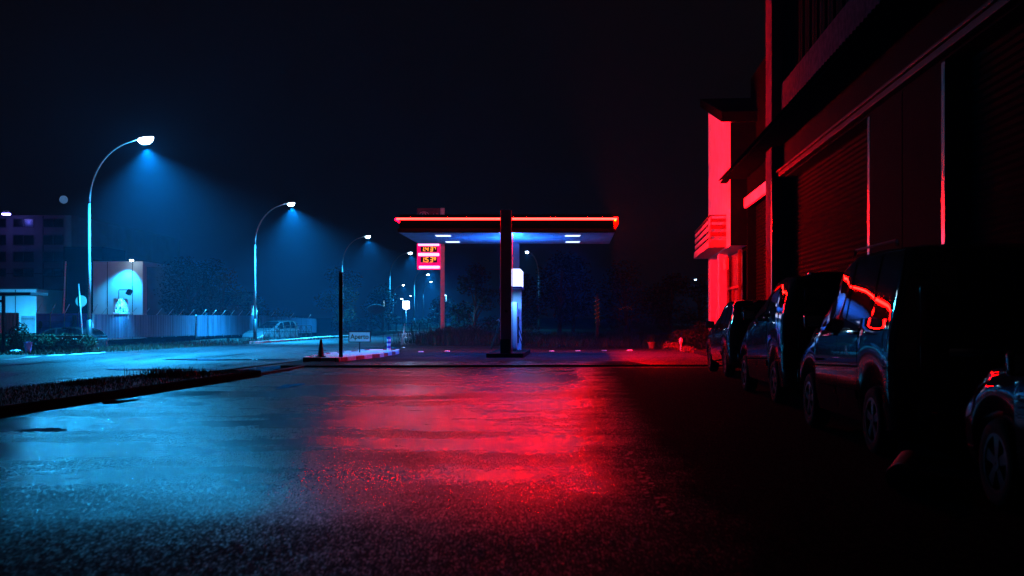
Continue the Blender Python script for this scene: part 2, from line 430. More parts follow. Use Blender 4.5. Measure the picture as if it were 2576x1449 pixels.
mb = MB(); kerbrun(mb, [(-5.62,24.0),(-5.45,26.5),(-5.3,29.4)], .16, -.05, .045, 1.2)
struct(mb.build('dropped_kerb', mat('dropped_kerb', (.03,.029,.028), .9, spec=.1)))
def blades(mb, n, pos, hmin, hmax, wd=.008, lean=.35, seed=1):
    rr = random.Random(seed)
    for _ in range(n):
        x, y, z = pos(rr); h = rr.uniform(hmin, hmax); a = rr.uniform(0, 6.28); ln = rr.uniform(.05, lean)*h
        u = Vector((math.cos(a), math.sin(a), 0)); b = rr.uniform(0, 6.28); d = Vector((math.cos(b), math.sin(b), 0))
        p = Vector((x,y,z))
        mb.add([p-u*wd, p+u*wd, p+d*ln*.4+Vector((0,0,h*.6))+u*wd*.7, p+d*ln+Vector((0,0,h)), p+d*ln*.4+Vector((0,0,h*.6))-u*wd*.7], [(0,1,2,4),(4,2,3)])
def on_verge(rr):
    y = 6 + 18.2*rr.random()**.8
    def ix(pl):
        for a, b in zip(pl, pl[1:]):
            if a[1] <= y <= b[1]: return a[0]+(b[0]-a[0])*(y-a[1])/(b[1]-a[1])
        return pl[-1][0]
    x0 = ix(KB); x1 = ix(KF) - .16
    return (x0 + (x1-x0)*rr.random(), y, .1)
mb = MB(); blades(mb, 16000, on_verge, .012, .065, .006, .8, 3)
def tuft(cx, cy, s):
    return lambda rr: (cx+rr.gauss(0,s), cy+rr.gauss(0,s*1.4), .1)
blades(mb, 900, tuft(-6.9,21.9,.32), .06, .22, .007, .7, 4)
blades(mb, 300, tuft(-7.6,19.2,.2), .05, .13, .007, .7, 5)
blades(mb, 260, tuft(-8.3,15.8,.25), .05, .12, .007, .7, 6)
tag(mb.build('verge_grass', M['grass']), 'rough dry grass growing along the low kerb beside the road', kind='stuff')
# grassy bank on the far side of the road
mb = MB()
def bank(rr):
    y = 38 + 58*rr.random()**1.3
    e = along(farE, y/330)[0]; x = e - .15 - rr.random()**1.2*min(5, (e+18.2))
    if y > 67.5 and x < -12.8: x = e - .2 - rr.random()*2
    return (x, y, -.03)
blades(mb, 9000, bank, .04, .2, .012, .7, 8)
tag(mb.build('bank_grass', M['grass']), 'patchy dry grass on the bank between road and metal fence', kind='stuff')

# ------------------------------------------------------------------ street lamps
def make_lamp():
    root = thing('street_lamp', 'x', 'street lamp')
    MB().tube([(0,0,-.3),(0,0,1.2)], .105, 12).build('pole_base', M['darksteel'], root, True)
    MB().tube([(0,0,1.2),(0,0,3.4),(0,0,3.42),(0,0,5.7)], [.07,.066,.058,.05], 12).build('pole', M['pole'], root, True)
    pts = [(0,0,5.7)]
    for i in range(1, 17):
        a = i/16*PI/2*.86
        pts.append((2.05*(1-math.cos(a)), 0, 5.7+2.45*math.sin(a)))
    d = Vector(pts[-1]) - Vector(pts[-2]); d.normalize()
    pts.append(tuple(Vector(pts[-1]) + d*.28))
    e = Vector(pts[-1])
    MB().tube(pts, [.048-.020*i/(len(pts)-1) for i in range(len(pts))], 10).build('arm', M['pole'], root, True)
    ang = math.atan2(d.z, d.x)
    hd = MB()
    sec = []
    for i in range(9):
        u = i/8; wdt = .15*math.sin(PI*min(1, .18+u*.9))**.7 + .012; hh = .09*math.sin(PI*min(1,.15+u*.85))**.8 + .012
        sec.append((u*.62, wdt, hh))
    vs = []; fs = []
    for (x, wdt, hh) in sec:
        for k in range(12):
            a = 2*PI*k/12; zz = math.sin(a)*hh
            vs.append((x, math.cos(a)*wdt, zz if zz > 0 else zz*.25))
    for i in range(8):
        for k in range(12): fs.append((i*12+k, i*12+(k+1)%12, (i+1)*12+(k+1)%12, (i+1)*12+k))
    fs.append(tuple(range(11,-1,-1))); fs.append(tuple(96+k for k in range(12)))
    RM = Matrix.Translation(e - d*.05) @ Matrix.Rotation(-ang*.45, 4, 'Y')
    hd.add([RM @ Vector(v) for v in vs], fs)
    head = hd.build('lamp_head', M['steel'], root, True)
    ln = MB(); vs = []
    for i in range(5):
        for k in range(14):
            a = 2*PI*k/14; q = math.cos(i/4*PI/2)
            vs.append(RM @ Vector((0.36+.22*math.cos(a)*q, .14*math.sin(a)*q, -.03-.17*math.sin(i/4*PI/2))))
    ln.add(vs, [(i*14+k, i*14+(k+1)%14, (i+1)*14+(k+1)%14, (i+1)*14+k) for i in range(4) for k in range(14)])
    lens = ln.build('lamp_lens', M['e_lamp'], head, True)
    lp = RM @ Vector((.36, 0, -.27))
    lamp('lamp_light', 'SPOT', lp, LAMP, 62000, head, 128, 1.0, .06, (0, R(-9), 0))
    lamp('bulb_light', 'POINT', lp, LAMP, 50, head, r=.06)
    root['tip'] = lp.x
    return root
SL = make_lamp(); del SL['tip']
lamps = [ # base x, y, turn, scale, label
 (-16.35,41.8,0,1,'tall bent-arm street lamp with brightest head, rising by the hedge'),
 (-15.55,65.4,0,1,'bent-arm street lamp standing just beside the crossed railing'),
 (-14.45,92.0,0,1,'slim bent-arm street lamp rising behind the black fluted post'),
 (-13.05,115.5,0,1,'bent-arm street lamp whose head shines close beside the price sign'),
 (-13.3,147,.1,1,'distant street lamp whose bent arm ends behind the price panel'),
 (-15.7,174,.0,1,'distant street lamp with head half hidden by the pink sign pole'),
 (-17.0,207,.9,1,'small distant street lamp lit under the price panel'),
 (-25.4,231,0,1,'small distant street lamp on the far side, above the oval sign'),
 (-30.2,345,PI,1,'tiniest street lamp far down the road, arm bent backwards'),
 (2.85,115.5,PI+.95,1,'street lamp behind the canopy, its arm bent towards the pumps'),
 (35.6,197,PI,1,'remote street lamp shining beside the balcony house'),
]
for i, (x, y, a, s, lb) in enumerate(lamps):
    o = SL if i == 0 else copy_tree(SL)
    o.location = (x, y, 0); o.rotation_euler = (0,0,a); o.scale = (s,s,s)
    tag(o, lb, 'street lamp', 'street lamps along the road')
    if i == 0:
        for h_ in o.children:
            for l_ in h_.children:
                if l_.type == 'LIGHT' and l_.data.type == 'POINT': near_bulb = l_
    if 2 <= i < 8:
        for h_ in o.children:
            for l_ in h_.children:
                if l_.type == 'LIGHT': l_.data = l_.data.copy(); l_.data.energy *= .32
    if i >= 8:
        for h_ in o.children:
            for l_ in h_.children:
                if l_.type == 'LIGHT': l_.data = l_.data.copy(); l_.data.energy *= .03

near_bulb.data = near_bulb.data.copy(); near_bulb.data.energy = 480
gl = lamp('bowl_light', 'SPOT', near_bulb.location, LAMP, 3000, near_bulb.parent, 118, .7, .12)   # the nearest lamp throws light towards the car park
gl.rotation_euler = Vector((.30,-.90,-.30)).to_track_quat('-Z','Y').to_euler()

for h_ in SL.children:                                   # nearest lamp's lens enlarged to stand in for the bloom around it
    for l_ in h_.children:
        if l_.type == 'MESH':
            l_.data = l_.data.copy(); c_ = sum((v.co for v in l_.data.vertices), Vector())/len(l_.data.vertices)
            for v in l_.data.vertices: v.co = c_ + (v.co-c_)*1.45
        elif l_.type == 'LIGHT': l_.location.z -= .12

# ------------------------------------------------------------------ filling station canopy
FL, FR, BR, BL = (-3.57,33.75), (3.24,33.75), (3.53,38.9), (-3.38,38.9)
cn = thing('station_canopy', 'flat filling station canopy edged with a glowing red neon tube', 'canopy', (0,33.75,0))
def L2(p): return (p[0], p[1]-33.75)
q = [L2(FL), L2(FR), L2(BR), L2(BL)]
def inset(k): 
    cx = sum(p[0] for p in q)/4; cy = sum(p[1] for p in q)/4
    return [(cx+(p[0]-cx)*(1-k/3.4), cy+(p[1]-cy)*(1-k/2.6)) for p in q]
ZU = 3.94
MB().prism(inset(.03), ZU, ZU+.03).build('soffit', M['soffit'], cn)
MB().prism(q, ZU+.032, ZU+.135).build('fascia_band', mat('fascia_band', (.0012,.001,.0016), .6, spec=.0), cn)
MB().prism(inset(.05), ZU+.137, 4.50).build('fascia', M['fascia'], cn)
MB().prism(inset(.15), 4.502, 4.52).build('roof_deck', M['darkwall'], cn)
# support columns
c1 = MB().bbox(-.358,-.012,-.28,.06,.176,4.62,.012).build('support_column', M['col'], cn)
MB().bbox(-.36,-.07,-.30,-.281,.18,.62,.006).build('column_plinth', M['fascia'], c1)
MB().bbox(-.22,-.14,-.298,-.281,1.45,1.53,.006).build('switch_box', M['black'], c1)
MB().tube([(.012,-.2,.18),(.012,-.2,3.9)], .012, 8).build('conduit', M['steel'], c1, True)
MB().bbox(-.10,.262,4.7,5.0,.176,3.938,.012).build('support_column', M['col'], cn)
ZN = 4.36
def neon(a, b, off, m='e_neon'):
    A = Vector((a[0]+off[0], a[1]+off[1], ZN)); B = Vector((b[0]+off[0], b[1]+off[1], ZN))
    o = MB().tube([A, B], .031, 8).build('neon_tube', M[m], cn, True)
    return o
n1 = neon((-3.6,0),(-.365,0),(0,-.12)); n2 = neon((.0,0),(3.27,0),(0,-.12))
neon(q[1], q[2], (-.005,.04), 'e_side'); neon(q[0], q[3], (-.07,0), 'e_weak'); neon(q[3], q[2], (0,.09), 'e_back')
for i in range(1, 18):                    # fins added to keep the side tube's light off the garage
    t_ = i/17; xx = q[1][0]+(q[2][0]-q[1][0])*t_; yy = q[1][1]+(q[2][1]-q[1][1])*t_
    MB().box(xx-.07, xx+.10, yy-.006+.02, yy+.006+.02, ZN-.11, ZN+.11).build('tube_baffle', M['black'], cn)
# recessed lights
for (x, y) in ((-2.22,1.1),(-2.07,3.95),(1.955,1.1),(2.12,3.95)):
    fr = MB().box(x-.27,x+.27,y-.30,y+.30,ZU-.012,ZU-.001).build('downlight', M['white'], cn)
    MB().box(x-.235,x+.235,y-.26,y+.26,ZU-.022,ZU-.013).build('diffuser', M['e_down'], fr)
# pump island and pump
isl = MB()
ip = [(-.80,-.38),(.35,-.38),(.64,4.2),(-.5,4.2)]
isl.prism(ip, .0, .175)
io = isl.build('pump_island', M['kerb']); io.location = (0,33.75,0)
tag(io, 'low raised concrete island carrying the canopy columns and pump', 'pump island')
pm = thing('fuel_pump', 'fuel dispenser with glowing white header box on a white tower', 'fuel pump', (.05,36.3,.176), -.05)
MB().bbox(-.42,.14,-.35,.25,.06,1.63,.05).build('pump_body', M['pump_grey'], pm, True, 40)
MB().bbox(-.40,.12,-.33,.23,0,.06,.01).build('pump_base', M['black'], pm)
MB().bbox(.14,.18,-.28,.2,.25,1.15,.015).build('nozzle_panel', M['black'], pm)
MB().bbox(-.33,.235,.75,.9,0,2.06,.01).build('tower_panel', M['pump_white'], pm)
MB().bbox(-.36,.29,-1.15,.95,2.13,2.70,.03).build('header_box', M['e_head'], pm, True, 40)
MB().bbox(-.40,.33,-1.19,.99,2.07,2.128,.01).build('header_frame', M['bluepaint'], pm)
for sx in (-1, 1):
    ex = .16 if sx > 0 else -.44
    pts = [(ex+sx*(.02+.13*math.sin(PI*i/14)), -.15-.1*math.sin(PI*i/14), 1.0-.85*math.sin(PI*i/14*.5+.2)+(.4*max(0,i-9)/5)) for i in range(15)]
    if sx < 0: pts = [(ex-.30*math.sin(PI*i/14), -.15, .95-.95*math.sin(PI*i/14)+.1*i/14) for i in range(15)]
    h = MB().tube(pts, .016, 8).build('hose', M['black'], pm, True)
    MB().tube([(ex+sx*.02,-.15,.98),(ex+sx*.05,-.17,1.05),(ex+sx*.12,-.2,1.0)], [.025,.03,.014], 8).build('nozzle', M['steel'], h, True)
lamp('canopy_uplight', 'SPOT', (.0,-.3,2.80), (.008,.18,1), 850, pm, 165, .5, .12, (R(180),0,0))
lamp('tower_light', 'SPOT', (-.02,-.72,2.0), (.10,.42,1), 170, pm, 130, .6, .06, (R(27),0,0))
for dl in [o for o in cn.children if o.name.startswith('downlight')]:
    c_ = [v.co for v in dl.data.vertices]; mx_ = sum(v.x for v in c_)/8; my_ = sum(v.y for v in c_)/8
    lamp('downlight_beam', 'SPOT', (mx_, my_, ZU-.05), (.012,.11,1), 1500, dl, 120, .6, .2)
# small marker stones across the forecourt
for i, (px, py) in enumerate(((1059,886),(1125,884.6),(1388,884),(1454,883.6),(1519.6,882.8),(1584,882.4))):
    g = G(px, py, .05)
    o = MB().bbox(-.09,.09,-.10,.10,0,.035,.012).build('kerb_marker', M['kerb_white']); o.location = (g[0], g[1], .05)
    tag(o, 'small pale marker stone set in the row across the forecourt behind the pump', 'marker stone', 'marker stones behind the pump')

# ------------------------------------------------------------------ price sign
def text_mesh(body, size, ext, name, m, parent, loc, rot=(R(90),0,0), sx=1.0, shear=0, align='CENTER', offset=0):
    cu = bpy.data.curves.new(name, 'FONT'); cu.body = body; cu.size = size; cu.extrude = ext; cu.align_x = align; cu.shear = shear; cu.offset = offset
    o = bpy.data.objects.new(name, cu); COL.objects.link(o)
    me = bpy.data.meshes.new_from_object(o); bpy.data.objects.remove(o); me.name = name
    me.materials.clear(); me.materials.append(m)
    o = bpy.data.objects.new(name, me); COL.objects.link(o); o.parent = parent
    o.location = loc; o.rotation_euler = rot; o.scale = (sx, 1, 1)
    return o
ps = thing('price_sign', 'tall pink lit fuel price pylon with amber digits behind the canopy', 'price sign', (-3.9,58.9,0))
k = 58.9/F
MB().bbox(.0,.225,-.06,.16,-.05,7.25,.01).build('pylon_pole', M['render'], ps)
x0, x1 = (1049.6-1288)*k+3.9, (1107.2-1288)*k+3.9
zt = lambda y: HC + (798-y)*k
MB().bbox(x0, x1, -.12, .14, zt(678), zt(613), .012).build('price_panel', M['e_pink'], ps)
MB().bbox(x0, x1, -.12, .14, zt(611), zt(524), .012).build('logo_panel', mat('logo_panel', (.10,.06,.07), .7, spec=.1), ps)
bx = lambda px: (1540+px/5.575)*.67083
def X_(px): return (bx(px)-1288)*k+3.9
def Z_(py): return zt((760+py/5.573)*.67083)
for (a, b, c, d) in ((160,600,862,906),(160,600,1056,1118),(176,612,1322,1380)):
    MB().bbox(X_(a), X_(b), -.16, -.121, Z_(d), Z_(c), .03).build('light_bar', M['e_bar'], ps, True)
SEG = {'1':'bc','4':'bcfg','3':'abcdg','7':'abc','5':'acdfg','9':'abcdfg'}
def digit(mb, ch, x, z, w_, h, tk, y):
    sh = .12
    def bar(xa, za, xb, zb):
        A = Vector((xa+sh*(za-z), y, za)); B = Vector((xb+sh*(zb-z), y, zb)); d = (B-A).normalized(); nn = Vector((-d.z,0,d.x))*tk/2; A = A + d*tk*.15; B = B - d*tk*.15
        vs = [A+nn,A-nn,B-nn,B+nn]; vs += [v+Vector((0,.015,0)) for v in vs]
        mb.add(vs, [(0,1,2,3),(7,6,5,4),(0,4,5,1),(1,5,6,2),(2,6,7,3),(3,7,4,0)])
    s = {'a':(x,z+h,x+w_,z+h),'b':(x+w_,z+h,x+w_,z+h/2),'c':(x+w_,z+h/2,x+w_,z),'d':(x,z,x+w_,z),'e':(x,z,x,z+h/2),'f':(x,z+h/2,x,z+h),'g':(x,z+h/2,x+w_,z+h/2)}
    for c in SEG[ch]: bar(*s[c])
for (txt, small, ya, yb, yz) in (('143','7',920,1030,1020),('153','9',1136,1250,1245)):
    dp = MB().bbox(X_(212), X_(556), -.135, -.121, Z_(yb), Z_(ya), .004).build('display', M['black'], ps)
    h = Z_(ya+12)-Z_(yz-4); wd = (X_(370)-X_(316))*.95; tk = .043
    mb = MB(); digit(mb, txt[0], X_(272)-wd, Z_(yz-4), wd, h, tk, -.152); mb.build('price_digit', M['e_led'], dp)
    mb = MB(); digit(mb, txt[1], X_(312), Z_(yz-4), wd, h, tk, -.152); mb.build('price_digit', M['e_led'], dp)
    mb = MB(); digit(mb, txt[2], X_(408), Z_(yz-4), wd, h, tk, -.152); mb.build('price_digit', M['e_led'], dp)
    mb = MB(); digit(mb, small, X_(490), Z_(ya+62), wd*.62, h*.55, tk*.75, -.152); mb.build('price_digit', M['e_led'], dp)
    MB().box(X_(291), X_(291)+.05, -.152, -.137, Z_(yz), Z_(yz)+.05).build('decimal_point', M['e_led'], dp)
    MB().box(X_(212), X_(556), -.15, -.121, Z_(yb+8), Z_(yb+1)).build('display_ledge', M['white'], dp)
# emblem: an eye drawn as an O followed by letters
mb = MB()
def arc(cx, cz, rx, rz, a0, a1, wd, n=18):
    for i in range(n):
        a = a0+(a1-a0)*i/n; b = a0+(a1-a0)*(i+1)/n
        p = lambda t, s: (cx+(rx+s)*math.cos(t), -.128, cz+(rz+s)*math.sin(t))
        mb.add([p(a,-wd/2),p(b,-wd/2),p(b,wd/2),p(a,wd/2)], [(0,1,2,3)])
ex, ez = X_(285), Z_(250)
arc(ex, ez, .085, .085, 0, 2*PI, .035); arc(ex, ez-.06, .27, .2, R(20), R(160), .03); arc(ex-.03, ez+.02, .2, .13, R(190), R(300), .02)
lg = mb.build('eye_emblem', M['white'], ps)
text_mesh('cchio', .36, .004, 'emblem_lettering', M['white'], ps, (X_(355), -.126, Z_(320)), align='LEFT', sx=.95)

# ------------------------------------------------------------------ striped kerb island
ki = thing('kerb_island', 'gravel traffic island edged with red and white kerb stones', 'traffic island', (0,0,0))
pi_ = [(-5.95,30.7),(-4.86,30.35),(-4.1,33.6),(-3.86,37.0),(-4.0,38.4),(-5.15,38.5),(-5.95,34.6),(-6.05,31.6)]
MB().prism([((x+5)*.93-5, (y-34.4)*.96+34.4) for x,y in pi_], 0, .135).build('island_core', mat('gravel', (.42,.40,.40), .7, var=.6, scale=28, bump=1.0, bscale=45), ki)
def stone(p, q_, m, wd=.14, h=.165):
    A = Vector((*p,0)); B = Vector((*q_,0)); d = (B-A).normalized(); nn = Vector((-d.y,d.x,0)); L = (B-A).length
    mb = MB(); mb.bbox(.006, L-.006, 0, wd, 0, h, .018)
    mb.v = [tuple(A + d*x + nn*y + Vector((0,0,z))) for x,y,z in mb.v]
    return mb.build('kerb_stone', m, ki)
ring = pi_ + [pi_[0]]
cnt = 0
for a, b in zip(ring, ring[1:]):
    A = Vector(a); B = Vector(b); n = max(1, round((B-A).length/.62))
    for i in range(n):
        p = A+(B-A)*i/n; q2 = A+(B-A)*(i+1)/n
        o = stone(p, q2, M['kerb_red'] if cnt % 2 == 0 else M['kerb_white']); cnt += 1
# items standing on it
pb = thing('fluted_post', 'dark fluted metal post standing on the gravel island', 'post', (-4.94,31.2,.135), .1)
mb = MB(); mb.bbox(-.055,.055,-.055,.055,0,2.42,.006)
for i in range(3): mb.box(-.04+.03*i,-.022+.03*i,-.062,-.056,.02,2.4)
mb.build('post_shaft', M['darksteel'], pb)
MB().bbox(-.062,.062,-.062,.062,2.422,2.47,.01).build('post_cap', M['kerb_red'], pb)
sg = thing('open_sign', 'framed board lettered Aperto on a thin stake in the gravel', 'sign', (-5.03,35.7,.135), .03)
MB().tube([(0,0,-.02),(0,0,.38)], .02, 8).build('stake', M['darksteel'], sg, True)
MB().bbox(-.365,.365,-.02,.02,.335,.70,.008).build('sign_frame', M['black'], sg)
MB().box(-.335,.335,-.024,-.021,.365,.67).build('sign_board', M['e_board'], sg)
text_mesh('Aperto', .215, .002, 'lettering', M['ink'], sg, (0,-.026,.455), offset=.004, sx=.95)
tc = thing('traffic_cone', 'worn orange traffic cone with pale bands at the island end', 'traffic cone', (-5.47,30.95,.16))
mb = MB(); mb.bbox(-.13,.13,-.13,.13,0,.03,.01); mb.lathe([(.10,.03),(.092,.05),(.03,.50),(.012,.51)], 18)
mb.build('cone_body', M['cone'], tc, True, 40)
for z in (.17,.31): MB().lathe([(.0945-.14*(z-.03),z),(.0945-.14*(z+.06),z+.09)], 18).build('cone_band', M['white'], tc, True, 40)
sb = thing('striped_bollard', 'short bollard striped in blue and white at the island tip', 'bollard', (-4.33,38.0,.135))
for i in range(6):
    MB().lathe([(.066,.08*i),(.068,.08*i+.005),(.068,.08*i+.075),(.066,.08*i+.08)], 16).build('bollard_band', M['bluepaint'] if i % 2 else M['white'], sb, True, 40)

# ------------------------------------------------------------------ trees and plants
def leaves(mb, rr, blobs, n, s0, s1):
    tot = sum(b[3]*b[4]*b[5] for b in blobs)
    for (cx,cy,cz,rx,ry,rz) in blobs:
        k = int(n*rx*ry*rz/tot)
        for _ in range(k):
            a = rr.uniform(0,2*PI); u = rr.uniform(-1,1); q2 = rr.random()**.38
            s_ = math.sqrt(1-u*u)
            p = Vector((cx+rx*q2*s_*math.cos(a), cy+ry*q2*s_*math.sin(a), cz+rz*q2*u))
            d1 = Vector((rr.gauss(0,1),rr.gauss(0,1),rr.gauss(0,.6))).normalized()
            d2 = d1.cross(Vector((rr.gauss(0,1),rr.gauss(0,1),rr.gauss(0,1)))).normalized()
            s = rr.uniform(s0, s1)
            mb.add([p-d1*s, p+d2*s*.42, p+d1*s, p-d2*s*.42], [(0,1,2,3)])
def tree(label, x, y, h, cr, m, n=2200, seed=1, trunk=.14, low=.3, s0=.07, s1=.16, z0=0., group='trees beyond the station and fence', name='tree', squash=1.0):
    rr = random.Random(seed)
    root = thing(name, label, 'tree', (x,y,z0), rr.uniform(0,6), group)
    mb = MB()
    top = h*.8; lean = (rr.uniform(-.3,.3), rr.uniform(-.3,.3))
    pts = [(lean[0]*t*t*1.2+rr.uniform(-.05,.05)*t, lean[1]*t*t*1.2, top*t-.1) for t in [i/7 for i in range(8)]]
    mb.tube(pts, [trunk*(1-.8*i/7) for i in range(8)], 8)
    blobs = []
    for i in range(11):
        t = low + (1-low)*(i+.5)/11; a = rr.uniform(0,6.28); rad = cr*(math.sin(PI*min(1,.2+.8*(t-low)/(1-low)))**.6)*rr.uniform(.35,.85)
        e = Vector((rad*math.cos(a), rad*math.sin(a), h*t))
        bs = Vector(pts[min(7,int(t*7*.85))])
        mid = (bs+e)/2 + Vector((0,0,.15))
        mb.tube([bs, mid, e], [trunk*.4,trunk*.25,.012], 6)
        q2 = cr*rr.uniform(.35,.6)
        blobs.append((e.x,e.y,e.z,q2,q2,q2*.75*squash))
    blobs.append((lean[0],lean[1],h*.93,cr*.4,cr*.4,h*.07+.1))
    mb.build('trunk', M['bark'], root, True)
    lm = MB(); leaves(lm, rr, blobs, n, s0, s1); lm.build('crown', m, root)
    return root
def bush(label, x, y, rx, ry, h, m, n=900, seed=1, s0=.03, s1=.08, z0=0., group=None, name='bush'):
    rr = random.Random(seed); root = thing(name, label, 'bush', (x,y,z0), 0, group)
    mb = MB()
    for i in range(7):
        a = rr.uniform(0,6.28); mb.tube([(0,0,0),(rx*.3*math.cos(a),ry*.3*math.sin(a),h*.5),(rx*.6*math.cos(a),ry*.6*math.sin(a),h*.85)], [.02,.014,.006], 5)
    mb.build('stems', M['bark'], root)
    bl = [(rx*.45*math.cos(i*1.3)*rr.uniform(.5,1), ry*.45*math.sin(i*1.3), h*rr.uniform(.35,.6), rx*.6, ry*.6, h*.42) for i in range(6)]
    lm = MB(); leaves(lm, rr, bl, n, s0, s1); lm.build('foliage', m, root); return root
T = tree
T('big dark tree with blue flecked leaves just behind the metal fence', -21.6,72.5,5.4,2.5,M['leaf'],4200,11,.22,.32,.06,.13,-.45)
T('thick trunked dark tree beside the lit house door', -22.3,80,5.6,2.2,M['leaf'],3000,12,.26,.36,.07,.14,-.45)
T('slender reddish trunked tree in front of the low house', -20.3,76,4.8,1.6,M['leaf_b'],2000,13,.12,.4,.06,.12,-.45)
T('round brown leaved tree behind the second bright letter sign', -21.0,88,3.2,1.6,M['leaf_b'],2200,14,.12,.25,.06,.13,-.45)
T('tall speckled tree behind the black post', -15.6,98,5.8,2.4,M['leaf_b'],4200,15,.2,.12,.07,.15,-.45)
T('dark spreading tree above the small parked city car', -13.4,112,4.6,2.2,M['leaf'],2600,16,.2,.2,.08,.16,-.45)
T('low dark tree at the bend of the road', -8.9,140,3.6,2.6,M['leaf'],2000,17,.2,.2,.1,.2,-.3)
T('dark tree left of the front canopy column', -2.3,66,4.4,1.5,M['leaf'],2800,18,.16,.1,.06,.13)
T('dark tree hidden mostly behind the canopy columns', .4,70,4.1,1.6,M['leaf'],2000,19,.16,.15,.07,.14)
T('black tree under the lone lamp behind the canopy', 3.6,82,5.8,2.2,M['leaf'],2400,20,.18,.2,.08,.15)
T('black tree with pale flecked top right of that lamp', 5.2,92,6.2,2.0,M['leaf_d'],2400,21,.18,.2,.08,.15)
T('broad black tree in the dark middle distance', 10.2,96,5.4,3.0,M['leaf_d'],2600,22,.22,.15,.1,.18)
T('black tree behind the red flower pot', 13.4,92,4.6,2.4,M['leaf_d'],2200,23,.2,.15,.1,.18)
T('black tree left of the remote street lamp', 17.4,100,4.4,2.6,M['leaf_d'],2200,24,.2,.15,.1,.18)
bush('low tree-like brown bush glowing reddish behind the railing', -20.3,93,2.4,1.6,2.6,M['leaf_b'],2000,31,.05,.11,-.45)
bush('dark shrub beside the rear of the small city car', -10.2,118,1.5,1.2,1.6,M['leaf'],900,32,.06,.12,-.4)
bush('rounded flowering bush lit red beside the house step', 6.05,41.0,.38,.3,.38,M['leaf_b'],1300,33,.02,.045,.0)
bush('smaller flowering bush lit red nearest the house step', 6.28,38.6,.33,.26,.3,M['leaf_b'],1100,34,.02,.045,.0)
bush('dark shrub behind the two flowering bushes', 6.9,43.5,.7,.5,.85,M['leaf_d'],1300,35,.03,.06,.0)
bush('tall dark shrub against the house wall', 8.0,45.6,.7,.8,1.15,M['leaf_d'],1300,36,.03,.07,.0)
# weeds round the sign pole
mb = MB()
def weeds(rr):
    t = rr.random(); x = -5.2 + 5.8*t + rr.gauss(0,.3); y = 49 + rr.random()*12
    if x < -4.2 + (y-49)*.06: y = 52+rr.random()*8; x = max(x, -4.3+(y-49)*.1)
    return (x, y, 0)
blades(mb, 5200, weeds, .12, .75, .014, .6, 41)
blades(mb, 2600, lambda rr: (-3.0+rr.gauss(0,1.0), 54+rr.gauss(0,1.5), 0), .25, .95, .014, .6, 42)
rr = random.Random(5); leaves(mb, rr, [(-2.6,55,.4,1.7,2,.5),(-1.2,57,.6,1.4,2,.65),(.3,58,.5,1.4,2,.55),(-4.2,56,.25,.7,1.5,.3)], 5200, .03, .075)
tag(mb.build('weeds', M['leaf']), 'tall tangled weeds growing round the foot of the price pylon', kind='stuff')
mb = MB(); blades(mb, 6000, lambda rr: (1+12*rr.random(), 46+rr.random()*30, 0), .08, .45, .014, .6, 43)
tag(mb.build('yard_grass', M['leaf_d']), 'dark rough grass behind the forecourt', kind='stuff')
# hedge at the left
mb = MB(); rr = random.Random(9)
bl = [(-20.9+.62*i, 41.6+rr.uniform(-.15,.15), .33, .6,.5,.36+rr.uniform(-.05,.05)) for i in range(8)]
leaves(mb, rr, bl, 15000, .03, .07)
hd = thing('hedge', 'dark clipped hedge beside the brightest street lamp', 'hedge', (0,0,0))
mb.build('foliage', M['hedge'], hd)
MB().box(-21.2,-16.4,41.3,41.9,-.05,.60).build('stems', M['bark'], hd)
# leaning thin sapling pole near the weeds
sp = P(1010,858,50); s2 = P(1018,812,50)
o = MB().tube([(sp[0],50,0),((sp[0]+s2[0])/2+.02,50,.5),(s2[0],50,1.02)], [.035,.026,.02], 8).build('leaning_stake', M['steel'], None, True)
tag(o, 'thin leaning stake in the weeds beside the road', 'stake')
# fairy lights round a trunk and on a shrub
ft = MB(); rr = random.Random(3)
for i in range(46):
    a = i*.9; z = .9 + i*.033; ft.lathe([(.0,-.012),(.014,0),(.0,.012)], 6, (.12*math.cos(a)+rr.gauss(0,.015),.12*math.sin(a),z))
fl = thing('light_string', 'string of orange fairy lights wound round a dark trunk', 'fairy lights', (4.73,60,0))
ft.build('bulbs', M['e_fairy'], fl); MB().tube([(0,0,0),(0.02,0,1.3),(0,0,2.6)], [.09,.08,.06], 8).build('trunk', M['bark'], fl, True)
ft = MB()
for i in range(16): ft.lathe([(.0,-.01),(.011,0),(.0,.01)], 6, (-.35+.7*i/15, rr.gauss(0,.05), 1.75+.12*math.sin(PI*i/15)+rr.gauss(0,.03)))
fl = thing('light_garland', 'short arched garland of dim orange bulbs on a dark bush', 'fairy lights', (6.3,60,0))
ft.build('bulbs', M['e_fairy'], fl); MB().tube([(-.35,.05,0),(-.35,.03,1.72),(0,.02,1.85),(.35,.03,1.72),(.35,.05,0)], .012, 6).build('hoop', M['bark'], fl, True)

